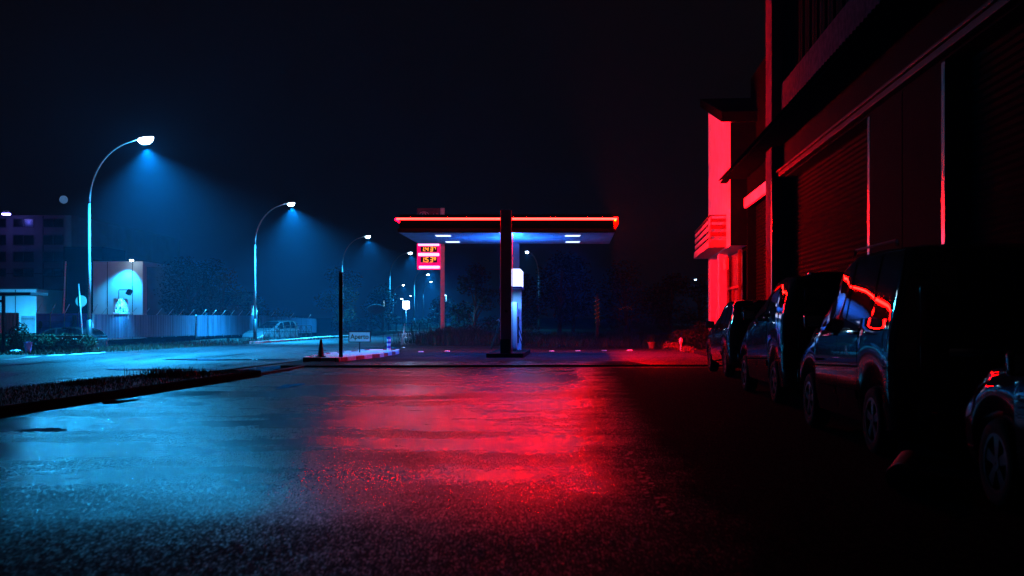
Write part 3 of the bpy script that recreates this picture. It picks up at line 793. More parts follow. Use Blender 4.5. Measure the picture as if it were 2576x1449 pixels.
# ------------------------------------------------------------------ left side: shelter, fences, signs, buildings
bs = thing('bus_shelter', 'dark flat roofed bus shelter at the roadside', 'bus shelter', (-19.1,40.6,0))
MB().bbox(-3.2,1.42,-.9,.6,2.10,2.22,.02).build('shelter_roof', M['darksteel'], bs)
for (x, y) in ((0,0),(-2.6,0)): MB().bbox(x-.055,x+.055,y-.05,y+.05,-.03,2.098,.008).build('shelter_post', M['darksteel'], bs)
MB().box(-2.54,-.057,-.03,.03,1.86,1.95).build('shelter_rail', M['darksteel'], bs)
pt = thing('violet_planter', 'tapered violet planter with a straggly plant by the shelter', 'planter', (-18.0,40.2,-.03))
MB().lathe([(.10,0),(.155,.4),(.165,.41),(.15,.41),(.14,.39)], 20).build('pot', M['pot_v'], pt, True, 40)
mb = MB(); leaves(mb, random.Random(4), [(-.1,.1,.6,.22,.2,.26),(-.35,.2,.85,.3,.3,.3),(-.65,.2,.6,.3,.3,.35)], 700, .03, .07); mb.build('plant', M['hedge'], pt)
o = MB(); rr = random.Random(8)
bmh = bmesh.new(); bmesh.ops.create_icosphere(bmh, subdivisions=3, radius=1)
for v in bmh.verts:
    q2 = 1 + .3*math.sin(v.co.x*7+v.co.y*3)*math.cos(v.co.z*6) + rr.uniform(-.06,.06)
    v.co = (v.co.x*.22*q2, v.co.y*.14*q2, max(-.02, v.co.z*.075*q2+.06))
bmh.verts.index_update(); o.add([v.co[:] for v in bmh.verts], [[v.index for v in f.verts] for f in bmh.faces]); bmh.free()
o = o.build('plastic_bag', M['bag'], None, True); o.location = (-18.2,39.6,-.02); tag(o, 'crumpled pale plastic bag lying below the hedge', 'litter')

def fence(label, x0, y0, x1, y1, zb0, zt0, zb1, zt1, arms, name='sheet_fence', m='sheet', wall=True):
    """sheet metal fence along a line; origin at its start"""
    a = math.atan2(y1-y0, x1-x0); L = math.hypot(x1-x0, y1-y0)
    root = thing(name, label, 'fence', (x0,y0,0), a)
    mb = MB(); mb.grid(lambda u, v: (u*L, 0.0+.018*math.sin(u*L/.09*PI*.5), (zb0+(zb1-zb0)*u)*(1-v)+(zt0+(zt1-zt0)*u)*v), int(L/.045), 1)
    mb.build('sheet_panel', M[m], root, True)
    for i in range(int(L/2.2)+1):
        x = min(L, i*2.2+.02); u = x/L
        MB().tube([(x,.07,-.5),(x,.07,zt0+(zt1-zt0)*u+.02)], .03, 6).build('fence_post', M['steel'], root, True)
    if wall: MB().box(0,L,-.06,.2,-.5,min(zb0,zb1)-.02).build('base_wall', M['darkwall'], root)
    for i in range(arms):
        u = (i+.5)/arms; x = u*L; zt_ = zt0+(zt1-zt0)*u
        MB().tube([(x,.04,zt_),(x+.0,-.0,zt_+.03),(x+.1,-.22,zt_+.34)], .02, 6).build('barb_arm', M['steel'], root, True)
    return root
fence('long corrugated metal fence lit by the first letter sign', -18.55,48,-18.2,62, .33,1.43,.26,1.40, 8)
fence('corrugated fence run between the two letter signs', -18.35,62.9,-18.7,79.5, .18,1.42,.06,1.42, 7)
fence('far corrugated fence run curving behind the crossed railing', -18.7,80.4,-17.2,95, .04,1.42,-.04,1.16, 3)
# blue sheeted fence and neighbours
bf = thing('tarp_fence', 'wire fence covered in blue sheeting behind the hedge', 'fence', (-22.0,50,0))
MB().grid(lambda u,v: (u*2.62, .02*math.sin(u*23)+.012*math.sin(v*9+u*5), -.45+1.92*v), 60, 10).build('sheeting', M['tarp'], bf, True)
for i in range(5):
    x = .02+i*.65; MB().tube([(x,-.05,-.5),(x,-.05,1.47),(x+.26,-.12,1.9)], .022, 6).build('fence_post', M['steel'], bf, True)
mb = MB()
for i in range(7): mb.tube([(0,-.06,-.3+.28*i),(2.62,-.06,-.3+.28*i)], .005, 4)
mb.build('fence_wire', M['darksteel'], bf)
dr = MB().lathe([(.0,-.02),(.16,-.02),(.16,.02),(.0,.02)], 20, (0,0,0), 0, Matrix.Rotation(R(90),4,'X')).build('hanging_disc', M['black'], None, True, 40)
dr.location = (-21.75,49.85,.95); dr.scale=(.55,1,1.15); tag(dr, 'dark round disc hung on the blue sheeting', 'disc')
db = MB().bbox(-.1,.1,-.06,.06,-.35,.35,.03).build('black_box', M['black']); db.location=(-20.15,49.8,1.05); tag(db, 'narrow black box mounted on the blue sheeting', 'box')
cs = thing('corrugated_hoarding', 'grey corrugated hoarding behind the bus shelter', 'fence', (-24.4,49.6,0))
MB().grid(lambda u,v: (u*1.75, .02*math.sin(u*1.75/.09*PI), -.45+1.96*v), 80, 1).build('sheet_panel', M['sheetx'], cs, True)
MB().tube([(0.02,.05,-.5),(.02,.05,1.5)], .03, 6).build('fence_post', M['steel'], cs); MB().tube([(1.73,.05,-.5),(1.73,.05,1.5)], .03, 6).build('fence_post', M['steel'], cs)
gt = thing('bar_gate', 'gate of upright metal bars with bright wall behind', 'gate', (-22.62,49.8,0))
mb = MB()
for i in range(13): mb.box(.01+.05*i,.033+.05*i,-.01,.01,-.4,1.36)
mb.build('bars', M['steel'], gt); mb = MB(); mb.box(0,.65,-.025,-.011,1.2,1.24); mb.box(0,.65,-.025,-.011,-.25,-.21); mb.build('gate_rail', M['steel'], gt)
fp = thing('flagpole', 'pale bare pole leaning slightly behind the blue fence', 'pole', (-23.3,56,-.4))
MB().tube([(0,0,0),(.08,0,2.3),(.18,0,4.6)], [.06,.05,.04], 8).build('pole_shaft', M['white'], fp, True)
rs = thing('round_road_sign', 'pale round road sign disc crossed by a tilted pole', 'road sign', (-17.9,45,-.03))
MB().tube([(.10,0,-.4),(-.02,0,1.1),(-.14,0,2.72)], .03, 8).build('sign_pole', M['steel'], rs, True)
MB().lathe([(0,-.008),(.235,-.008),(.24,0),(.235,.008),(0,.008)], 28, (0,0,0), 0, Matrix.Translation((-.06,.06,2.0)) @ Matrix.Rotation(R(90),4,'X')).build('sign_disc', M['discsign'], rs, True, 40)

# letter signs on the fence
def letter_sign(label, x, y, z, rz):
    root = thing('letter_sign', label, 'sign', (x,y,z), rz, 'white letter signs on the fence')
    t_ = text_mesh('BEMB', .92, .04, 'sign_letters', M['white'], root, (0,0,.08), sx=.78, offset=.008)
    MB().box(-1.05,1.05,-.03,.03,.02,.07).build('sign_rail', M['white'], root)
    for xx in (-.95,.95): MB().box(xx-.02,xx+.02,-.02,.02,-.25,.02).build('sign_foot', M['steel'], root)
    MB().tube([(0,.10,.0),(0,.10,1.09),(0,.06,1.13),(0,-.30,1.13)], .018, 6).build('lamp_arm', M['darksteel'], root, True)
    hd = MB(); hd.bbox(-.16,.16,-.09,.09,-.13,.13,.02)
    RM = Matrix.Translation((0,-.40,1.02)) @ Matrix.Rotation(R(32),4,'X')
    hd.v = [tuple(RM @ Vector(v)) for v in hd.v]; h = hd.build('sign_lamp', M['black'], root)
    lamp('sign_lamp_light', 'SPOT', (0,-.46,.84), LAMP, 900, h, 120, .7, .05, (R(20),0,0))
    return root
letter_sign('white raised letter sign on the long fence beside the lit shed wall', -18.42, 50.9, 1.46, R(89))
letter_sign('white letter sign on the fence just beside the second lamp post', -18.66, 78.2, 1.44, R(91))

# factory block, annex and lit wall
fb = thing('factory_block', 'big panelled factory block with dark windows far left', 'building', (-32.6,80,-.5))
W0 = 42
mb = MB(); mb.box(-W0,0,0,26,0,9.35)
mb.build('wall', M['panelwall'], fb)
mb = MB()
for i in range(14): mb.box(-3.9*i-.03-2.1,-3.9*i+.03-2.1,-.02,-.003,0,9.3)
mb.box(-W0,0,-.02,-.003,5.0,5.04); mb.build('panel_joint', M['darkwall'], fb)
for cx_ in (-1.35,-3.55,-5.6,-7.7,-9.8,-11.9):
    for (za, zb_) in ((8.0,8.55),(6.7,7.35),(5.45,6.1),(4.35,4.85)):
        w1 = MB().box(cx_-.78,cx_+.78,-.06,-.004,za+.5-.06,zb_+.5+.06)
        fr = MB(); fr.box(cx_-.78,cx_+.78,-.05,-.004,za+.44,za+.5); fr.box(cx_-.78,cx_+.78,-.05,-.004,zb_+.5,zb_+.56)
        fr.box(cx_-.78,cx_-.72,-.05,-.004,za+.5,zb_+.5); fr.box(cx_+.72,cx_+.78,-.05,-.004,za+.5,zb_+.5); fr.box(cx_-.03,cx_+.03,-.05,-.004,za+.5,zb_+.5)
        fo = fr.build('window', M['darksteel'], fb)
        pg = MB(); pg.box(cx_-.72,cx_-.03,-.02,-.004,za+.5,zb_+.5); pg.box(cx_+.03,cx_+.72,-.02,-.004,za+.5,zb_+.5); pg.build('pane', M['glass'], fo)
an = thing('white_annex', 'low white annex wall brightly floodlit behind the shelter', 'building', (-33.0,75,-.5))
mb = MB(); mb.box(-9,0,0,4.4,0,3.74); mb.build('wall', M['whitewall'], an)
MB().box(-9.1,.1,-.1,4.5,3.742,3.80).build('roof_edge', M['panelwall'], an)
mb = MB()
for x in (-1.45,-3.0,-4.55): mb.box(x-.03,x+.03,-.02,-.003,0,3.7)
mb.build('wall_joint', M['panelwall'], an)
fd = thing('ground_floodlight', 'small floodlight hidden low in front of the white annex', 'floodlight', (-32.8,72.3,-.45))
MB().bbox(-.15,.15,-.1,.1,0,.3,.03).build('lamp_housing', M['black'], fd)
lamp('flood_light', 'POINT', (0,.5,.6), LAMP, 900, fd, r=.15)
lw = thing('lit_shed', 'plain tall shed wall washed by the wall lamp above it', 'building', (-27.9,72,-.5))
mb = MB(); mb.box(0,3.3,0,6,0,5.53); mb.build('wall', M['whitewall'], lw)
MB().box(3.302,5.6,.8,6,0,5.2).build('side_wall', M['panelwall'], lw)
MB().box(-2.6,-.002,1.5,6,0,6.6).build('side_wall', M['darkwall'], lw)
mb = MB()
for x in (.95,2.62): mb.box(x-.02,x+.02,-.015,-.003,0,5.5)
mb.build('wall_joint', M['darkwall'], lw)
wl = thing('wall_lamp', 'round bright wall lamp on a short arm above the shed', 'wall lamp', (-25.1,71.3,5.1))
MB().tube([(0,.69,-.1),(0,.4,.12),(0,.05,.1)], .03, 8).build('lamp_arm', M['darksteel'], wl, True)
hh = MB().lathe([(.03,.14),(.13,.08),(.15,.0),(.14,-.02)], 16).build('lamp_shade', M['steel'], wl, True)
MB().lathe([(.13,-.021),(.12,-.06),(.07,-.11),(.01,-.13)], 16).build('lamp_bulb', M['e_lamp'], hh, True)
lamp('wall_lamp_light', 'SPOT', (-.25,0,-.25), LAMP, 1500, hh, 92, .7, .1, (R(14),R(12),0))
vl = thing('violet_floodlight', 'violet blue lamp cut by the picture edge high on the factory', 'floodlight', (-36.6,78.2,8.9))
MB().tube([(0,1.78,0),(0,.1,.05)], .04, 8).build('lamp_arm', M['darksteel'], vl, True)
h2 = MB().bbox(-.2,.2,-.15,.15,-.1,.12,.03).build('lamp_housing', M['steel'], vl)
MB().bbox(-.24,.28,-.18,.12,-.2,-.101,.02).build('lamp_lens', M['e_viol'], h2, True)
lamp('violet_light', 'POINT', (0,-.1,-.4), (.10,.12,1), 50, h2, r=.15)
# low house behind the trees with lit openings
lh = thing('low_house', 'low house among dark trunks with three lit openings', 'house', (-26.6,86,-.5))
MB().box(-1.2,5.2,0,6,0,2.7).build('wall', M['panelwall'], lh)
mb = MB(); mb.add([(-1.5,-.4,2.69),(5.5,-.4,2.69),(5.5,3,3.9),(-1.5,3,3.9),(-1.5,6.4,2.69),(5.5,6.4,2.69)], [(0,1,2,3),(3,2,5,4),(0,3,4),(1,5,2)]); mb.build('roof', M['tile'], lh)
for (a, b) in ((492,504),(518,528),(529.5,534.5)):
    xa = (a-1288)*86/F+26.6; xb = (b-1288)*86/F+26.6
    wo = MB().box(xa-.04,xb+.04,-.03,-.004,.35,2.25).build('window', M['white'], lh)
    MB().box(xa,xb,-.04,-.031,.42,2.15).build('pane', M['e_win'], wo)
# crossed railing and lay-by kerb
rl = thing('crossed_railing', 'black metal railing with crossed bars in front of the parked car', 'railing', (-15.15,66,-.03))
mb = MB(); Lr = 2.9
mb.box(0,Lr,-.02,.02,.80,.835); mb.box(0,Lr,-.015,.015,.10,.13); mb.build('rail', M['darksteel'], rl)
nb = 9
for i in range(nb+1):
    x = Lr*i/nb; MB().box(x-.022,x+.022,-.022,.022,-.05,.80).build('railing_post', M['darksteel'], rl)
mb = MB()
for i in range(nb):
    xa = Lr*i/nb+.022; xb = Lr*(i+1)/nb-.022
    mb.tube([(xa,0,.14),(xb,0,.79)], .013, 5); mb.tube([(xa,0,.79),(xb,0,.14)], .013, 5)
    mb.box(xa,xb,-.008,.008,.44,.47)
mb.build('cross_bars', M['darksteel'], rl)
mb = MB(); kerbrun(mb, [(-12.75,53.4),(-12.05,58.5),(-11.75,66),(-10.8,73)], .25, -.05, .10, 1.4)
struct(mb.build('layby_kerb', M['kerb_white']))
mb = MB(); mb.prism([(-12.7,53.3),(-12.35,53.5),(-12.6,55.4),(-13.0,55.2)], -.05, .09); mb.prism([(-12.6,55.6),(-12.25,55.7),(-12.4,58),(-12.9,58)], -.05, .09)
struct(mb.build('layby_nose', M['kerb_white']))
# far lit sign, post lamps, oval sign, moon
fs = thing('far_lit_sign', 'white glowing advertising panel far down the road', 'lit sign', (-11.75,120,0))
poly = [(-.36,.1),(-.30,.03),(-.14,.02),(-.08,-.05),(.08,-.05),(.14,.02),(.30,.03),(.36,.1),(.36,.84),(.32,.89),(-.32,.89),(-.36,.84)]
mb = MB(); n = len(poly); vs = [(x,-.06,z+2.2) for x,z in poly]+[(x,.06,z+2.2) for x,z in poly]
mb.add(vs, [tuple(range(n)), tuple(range(2*n-1,n-1,-1))]+[(i,n+i,n+(i+1)%n,(i+1)%n) for i in range(n)]); mb.build('panel', M['e_sign'], fs)
MB().tube([(0,.0,-.1),(0,.0,2.14)], .05, 8).build('sign_post', M['steel'], fs, True)
def post_lamp(label, px, py, Y, h, flip):
    g = P(px, py, Y); root = thing('post_lamp', label, 'lamp', (g[0],Y,0), 0, 'short hook lamps in the distance')
    MB().tube([(0,0,-.4),(0,0,g[2]-h)], .06, 6).build('post', M['darksteel'], root)
    MB().tube([(0,0,g[2]-h),(0,0,g[2])], .05, 6).build('lamp_tube', M['e_moonpost'], root)
    MB().box(-.35*flip if flip > 0 else 0, 0 if flip > 0 else .35, -.06,.06,g[2]-.05,g[2]+.06).build('lamp_head', M['e_small'], root)
post_lamp('small hook lamp above the dark oval sign', 966,758,150,1.0,1)
post_lamp('small hook lamp just above the glowing far panel', 1013.5,752,150,.5,1)
post_lamp('small hook lamp right of the pink sign pole', 1122.5,743,150,1.2,1)
os_ = thing('oval_sign', 'unlit dark oval shop sign in front of the trees', 'sign', (P(947,778,90)[0],90,0))
zc = P(947,778,90)[2]
MB().lathe([(0,-.05),(.97,-.05),(1,0),(.97,.05),(0,.05)], 36, (0,0,0), 0, Matrix.Translation((0,0,zc)) @ Matrix.Rotation(R(90),4,'X') @ Matrix.Diagonal((.76,.42,1,1))).build('sign_board', mat('oval_face', (.02,.05,.06), .6), os_, True, 40)
text_mesh('hion', .36, .004, 'lettering', M['ink'], os_, (.05,-.06,zc+.03)); text_mesh('mobili', .34, .004, 'lettering', M['ink'], os_, (0,-.06,zc-.27))
for xx in (-.45,.45): MB().tube([(xx,.06,-.4),(xx,.06,zc)], .04, 6).build('sign_post', M['darksteel'], os_)
mp_ = P(160,502,3000)
bmh = bmesh.new(); bmesh.ops.create_uvsphere(bmh, u_segments=40, v_segments=20, radius=11); mbm = MB(); bmh.verts.index_update()
mbm.add([v.co[:] for v in bmh.verts], [[v.index for v in f.verts] for f in bmh.faces]); bmh.free()
o = mbm.build('moon', M['e_moon'], None, True); o.location = mp_; tag(o, 'dim pale blue moon disc above the factory', 'moon')
# low wall fence of the far road side
rf = thing('far_guard_fence', 'low pale post and rail fence beyond the oval sign', 'fence', (-11.9,104,-.4))
for i in range(6): MB().box(.75*i-.05,.75*i+.05,-.05,.05,0,1.1).build('fence_post', M['conc'], rf)
mb = MB(); mb.box(0,3.75,-.02,.02,1.105,1.16); mb.box(0,3.75,-.08,-.051,.5,.55); mb.build('rail', M['conc'], rf)

# ------------------------------------------------------------------ small things by the house
po = thing('flower_pot', 'tapered terracotta flower pot standing alone behind the forecourt', 'flower pot', (5.75,44.6,.0))
MB().lathe([(.10,0),(.155,.24),(.165,.24),(.165,.28),(.15,.28),(.14,.25)], 22).build('pot', M['pot_r'], po, True, 40)
mb = MB(); blades(mb, 60, lambda rr: (rr.gauss(0,.05), rr.gauss(0,.05), .25), .1, .4, .008, .6, 77); mb.build('plant', M['leaf_d'], po)
go = thing('garden_post', 'small pale knobbed post between the flowering bushes', 'post', (6.25,40.0,.0))
MB().lathe([(.035,0),(.03,.3),(.05,.34),(.075,.40),(.07,.47),(.03,.52),(.0,.53)], 16).build('post_shaft', M['render'], go, True)

# ------------------------------------------------------------------ garage building (right)
TH = math.atan(.0765)
gb = thing('garage_building', 'tall dark garage building with roller shutters along the car park', 'building', (5.2,0,0), -TH)
GW = gb
BX = 9.0
mb = MB()
zl = 5.12
for (y0, y1) in ((-4,5.9),(16.1,20.6),(30.0,31.0)): mb.box(0,.55,y0,y1,-.1,zl)
mb.box(0,.55,-4,31.0,zl+.002,7.5)
mb.box(0,BX,-4,31.0,7.502,7.6)
mb.box(.95,BX,-4,31,-.1,7.5)
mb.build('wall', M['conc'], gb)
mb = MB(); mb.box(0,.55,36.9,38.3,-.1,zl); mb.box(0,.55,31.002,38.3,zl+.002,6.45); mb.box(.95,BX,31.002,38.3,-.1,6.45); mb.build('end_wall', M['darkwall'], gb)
# upper storey piers, windows
mb = MB()
for (y0, y1) in ((-4,5.9),(16.4,18.2),(30.0,31.05)): mb.box(.06,.5,y0,y1,7.602,11.2)
mb.box(.502,BX,-4,31.05,7.602,11.2)
mb.build('upper_wall', M['conc'], gb)
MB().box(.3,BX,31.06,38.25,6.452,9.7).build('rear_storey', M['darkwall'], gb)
MB().box(-.05,.0-.002,-4,30.0,6.62,7.72).build('sill_band', mat('sill_band', (.045,.036,.05), .9, spec=.0, var=.4), gb)
for (y0, y1) in ((5.9,16.4),(18.2,30.0)):
    fr = MB(); k = int((y1-y0)/.85)
    for i in range(k+1): fr.box(.20,.26,y0+(y1-y0)*i/k-.03,y0+(y1-y0)*i/k+.03,7.76,11.1)
    fr.box(.19,.27,y0,y1,7.722,7.758); fo = fr.build('window', M['fascia'], gb)
    MB().box(.30,.33,y0,y1,7.73,11.15).build('pane', M['glass'], fo)
# pilaster
MB().bbox(-.30,-.003,30.0,31.05,-.1,11.2,.012).build('pilaster', M['pil'], gb)
# tiled awning
mb = MB(); nt_ = 160
def awn(u, v):
    y = -2 + 40.2*u; wv = .03*abs(math.sin(u*nt_*PI))
    return (-.82+.80*v - (0 if v > .02 else wv*.8), y, 6.10+.38*v+wv*(1-v*.4))
mb.grid(awn, nt_*6, 3)
mb.build('tiled_awning', M['tile'], gb)
MB().box(-.77,-.06,-2,38.2,6.02,6.07).build('awning_soffit', M['darkwall'], gb)
# lintel and door rail
MB().bbox(-.10,-.003,31.06,37.9,5.02,5.36,.01).build('lintel', M['render'], gb)
MB().bbox(-.14,-.004,5.5,29.98,5.16,5.30,.01).build('door_rail', M['railsteel'], gb)
MB().bbox(-.20,-.141,5.5,29.98,5.27,5.33,.01).build('door_rail', M['railsteel'], gb)
# roller shutters
for (y0, y1) in ((5.9,16.1),(20.6,30.0),(31.0,36.9)):
    mb = MB(); k = 44
    for i in range(k):
        z0 = zl*i/k; z1 = zl*(i+1)/k
        mb.add([(.30,y0,z0),(.30,y1,z0),(.275,y1,z0+(z1-z0)*.45),(.275,y0,z0+(z1-z0)*.45),(.30,y1,z1-.012),(.30,y0,z1-.012),(.31,y1,z1),(.31,y0,z1)], [(0,1,2,3),(3,2,4,5),(5,4,6,7)])
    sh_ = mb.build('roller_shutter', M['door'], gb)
    MB().box(.22,.30-.03,y0+.02,y0+.12,0,zl).build('shutter_guide', M['darksteel'], sh_)
for (y0) in (16.07,20.48,29.90):
    MB().bbox(-.012 if y0 < 29 else -.31,-.001 if y0 < 29 else -.302,y0,y0+.16,.05,zl-.02,.003).build('corner_guard', M['guard'], gb)
MB().box(-.006,-.002,18.3,18.34,0,zl).build('wall_joint', M['darkwall'], gb)

# ------------------------------------------------------------------ balcony house
HT = math.atan(.1)
hs = thing('balcony_house', 'two storey house with slatted balcony glowing red from the neon', 'house', (7.474,37.0,.0975), -HT)
hs.scale = (.925,.925,.925)
Ly = 10.05
mb = MB()
zu = 3.95
def hw(x0, x1, y0, y1, z0): # upper wall with sloping top (higher far away)
    zt_ = lambda y: 8.55 + 2.45*y/Ly
    vs = [(x0,y0,z0),(x1,y0,z0),(x1,y1,z0),(x0,y1,z0),(x0,y0,zt_(y0)),(x1,y0,zt_(y0)),(x1,y1,zt_(y1)),(x0,y1,zt_(y1))]
    mb.add(vs, [(0,3,2,1),(4,5,6,7),(0,1,5,4),(1,2,6,5),(2,3,7,6),(3,0,4,7)])
hw(0,7,0,Ly,zu)
mb.build('upper_wall', M['render'], hs)
mb = MB(); mb.add([(.0,-.004,zu),(7,-.004,zu),(7,-.004,8.5),(.0,-.004,8.5)], [(0,1,2,3)]); mb.add([(.0,-.03,zu),(7,-.03,zu),(7,-.03,8.5),(.0,-.03,8.5)], [(0,1,2,3)]); mb.build('gable_shade', M['darkwall'], hs)  # black sheets added over the gable face, standing in for shade
mb = MB(); mb.box(0,.4,Ly-1.2,Ly,-.1,zu-.002); mb.box(0,.35,4.6,5.3,-.1,zu-.002); mb.box(.7,7,0,Ly-.002,-.1,zu-.002); mb.build('lower_wall', M['render'], hs)
for (y0, y1) in ((.1,4.55),(5.35,8.8)):
    fo = MB(); fo.box(.30,.40,y0,y0+.1,0,3.8); fo.box(.30,.40,y1-.1,y1,0,3.8); fo.box(.30,.40,y0+.1,y1-.1,2.4,2.5); fo.box(.30,.40,(y0+y1)/2-.05,(y0+y1)/2+.05,0,2.4)
    fo = fo.build('shop_window', M['wood'], hs)
    MB().box(.45,.47,y0,y1,0,3.8).build('pane', M['glass'], fo)
mb = MB(); zt0 = 8.56; zt1 = 11.02
mb.add([(-.35,-.4,zt0-.1),(7.3,-.4,zt0-.1),(7.3,Ly+.35,zt1+.08),(-.35,Ly+.35,zt1+.08),(-.35,-.4,zt0+.28),(7.3,-.4,zt0+.28),(7.3,Ly+.35,zt1+.46),(-.35,Ly+.35,zt1+.46)], [(0,3,2,1),(4,5,6,7),(0,1,5,4),(1,2,6,5),(2,3,7,6),(3,0,4,7)])
mb.build('roof', M['darkwall'], hs)
# balcony
bx0 = -.62; by0, by1 = 1.6, 9.9
bl = MB().bbox(bx0-.05,-.003,by0-.05,by1,4.0,4.28,.01).build('balcony', M['balc'], hs)
for (za, zb_) in ((4.42,4.58),(4.70,4.86),(4.97,5.10)):
    MB().box(bx0,bx0+.03,by0,by1,za,zb_).build('balcony_slat', M['balc'], bl)
    MB().box(bx0+.031,-.003,by0,by0+.03,za,zb_).build('balcony_slat', M['wood'], bl)
MB().box(bx0-.01,bx0+.04,by0-.01,by1,5.20,5.245).build('handrail', M['wood'], bl); MB().box(bx0+.041,-.003,by0-.01,by0+.04,5.20,5.245).build('handrail', M['wood'], bl)
for i in range(5):
    y = by0+.06+(by1-by0-.1)*i/4; MB().box(bx0+.035,bx0+.07,y-.02,y+.02,4.281,5.2).build('balcony_post', M['wood'], bl)
sn = MB(); sn.bbox(-.06,.06,-.35,.35,-.22,.22,.02)
for i in range(9): sn.box(-.075,-.061,-.32+.075*i,-.285+.075*i,-.18,.2)
sn = sn.build('projecting_sign', M['render'], hs); sn.location = (-.1,.6,3.3)
stp = MB().prism([(6.15,33.6),(7.2,33.0),(7.42,36.9),(6.3,37.4)], .0, .17).build('house_step', M['conc']); tag(stp, 'low paved step lit red beside the parked cars', 'step')

# ------------------------------------------------------------------ cars
def lerp_pts(pts, s):
    if s <= pts[0][0]: return pts[0][1]
    for a, b in zip(pts, pts[1:]):
        if s <= b[0]:
            u = (s-a[0])/(b[0]-a[0]); return a[1]+(b[1]-a[1])*u
    return pts[-1][1]
def smooth_pts(pts, s, r=.09):
    return sum(lerp_pts(pts, s+r*k/4)*(5-abs(k)) for k in range(-4,5))/25.0
class Car:
    def __init__(self, L, W, top, belt, ax, tr, roofin=.16, sill=.27):
        self.L, self.W, self.top, self.belt, self.ax, self.tr, self.roofin, self.sill = L, W, top, belt, ax, tr, roofin, sill
    def sec(self, s):
        L, W = self.L, self.W/2
        e = min(s, L-s); rc = .32
        w_ = W*(1 - .22*(max(0, rc-e)/rc)**2.2)
        T = smooth_pts(self.top, s); B = min(smooth_pts(self.belt, s), T-.015)
        lo = self.sill
        end = max(0, 1-e/.35); lo = lo + .06*end
        ar = self.tr + .055
        for a in self.ax:
            d = abs(s-a)
            if d < ar: lo = max(lo, self.tr*.97 + math.sqrt(max(0, ar*ar-d*d)))
        hcab = T-B; tin = self.roofin*min(1, hcab/.5)
        wr = w_*.97 - tin
        P_ = [(0,.22),(w_*.75,.22),(w_*.955,lo),(w_*.985,lo+(B-lo)*.22),(w_*1.0,lo+(B-lo)*.45),(w_*1.0,lo+(B-lo)*.7),(w_*.99,lo+(B-lo)*.9),(w_*.968,B)]
        rc2 = min(.10, hcab*.35)
        for t in (.3,.6,.85,1):
            P_.append((w_*.955+(wr-w_*.955)*t**1.15, B+.01+(T-rc2-B-.01)*t))
        P_ += [(wr-.045*min(1,hcab/.4), T-rc2*.35),(wr*.72,T-.012*min(1,hcab/.3)),(wr*.36,T-.002),(0,T)]
        return P_
    def pt(self, s, v, side=-1, off=0.0):
        s = max(0, min(self.L, s))
        def raw(s_, v_):
            P_ = self.sec(max(0,min(self.L,s_))); i = int(min(len(P_)-2, max(0, math.floor(v_)))); u = v_-i
            return Vector((side*(P_[i][0]*(1-u)+P_[i+1][0]*u), s_, P_[i][1]*(1-u)+P_[i+1][1]*u))
        p = raw(s, v)
        if off:
            a = raw(s+.02, v)-raw(s-.02, v); b = raw(s, v+.05)-raw(s, v-.05)
            n_ = a.cross(b)
            if n_.length > 1e-9:
                n_.normalize()
                if n_.x*side < 0 and abs(n_.x) > abs(n_.z): n_ = -n_
                elif n_.z < 0 and abs(n_.z) >= abs(n_.x): n_ = -n_
                p = p + n_*off
        return p
def make_wheel(root, loc, side, r, spokes=5):
    prof = [(r*.66,-.10),(r*.80,-.105),(r*.93,-.095),(r*.99,-.06),(r,-.03),(r,.03),(r*.99,.06),(r*.93,.095),(r*.80,.105),(r*.66,.10)]
    RM = Matrix.Rotation(R(90),4,'Y')
    wh = MB()
    n = 40; vs = []; fs = []
    for (rr_, z) in prof:
        for k in range(n): vs.append(RM @ Vector((rr_*math.cos(2*PI*k/n), rr_*math.sin(2*PI*k/n), z)))
    m_ = len(prof)
    for i in range(m_-1):
        for k in range(n): fs.append((i*n+k, i*n+(k+1)%n, (i+1)*n+(k+1)%n, (i+1)*n+k))
    wh.add(vs, fs)
    o = wh.build('wheel', M['tyre'], root, True); o.location = loc
    rm = MB(); sd = side
    R2 = Matrix.Rotation(R(90)*sd,4,'Y')
    def ring(r0, r1, z0, z1):
        vs = []; 
        for (a, z) in ((r0,z0),(r1,z0),(r1,z1),(r0,z1)):
            for k in range(n): vs.append(R2 @ Vector((a*math.cos(2*PI*k/n), a*math.sin(2*PI*k/n), z)))
        rm.add(vs, [(i*n+k, i*n+(k+1)%n, ((i+1)%4)*n+(k+1)%n, ((i+1)%4)*n+k) for i in range(4) for k in range(n)])
    ring(r*.58, r*.665, .02, .098); ring(r*.0+.01, r*.17, .05, .095)
    for i in range(spokes):
        for dv in (-.13,.13):
            a = 2*PI*i/spokes+dv
            d = Vector((math.cos(a), math.sin(a), 0)); t_ = Vector((-d.y, d.x, 0))*.022
            A = d*r*.12; B = d*r*.60
            vs = [A-t_,A+t_,B+t_,B-t_]; vs = [v+Vector((0,0,.055)) for v in vs]+[v+Vector((0,0,.09)) for v in vs]
            rm.add([R2 @ v for v in vs], [(4,5,6,7),(0,4,7,3),(1,2,6,5),(0,1,5,4),(3,7,6,2)])
    rm.build('rim', M['rim'], o, True, 35)
    bk = MB().lathe([(.005,-.02),(r*.6,-.02),(r*.6,.03),(.005,.03)], 24, (0,0,0), 0, R2).build('brake_disc', M['black'], o, True, 40)
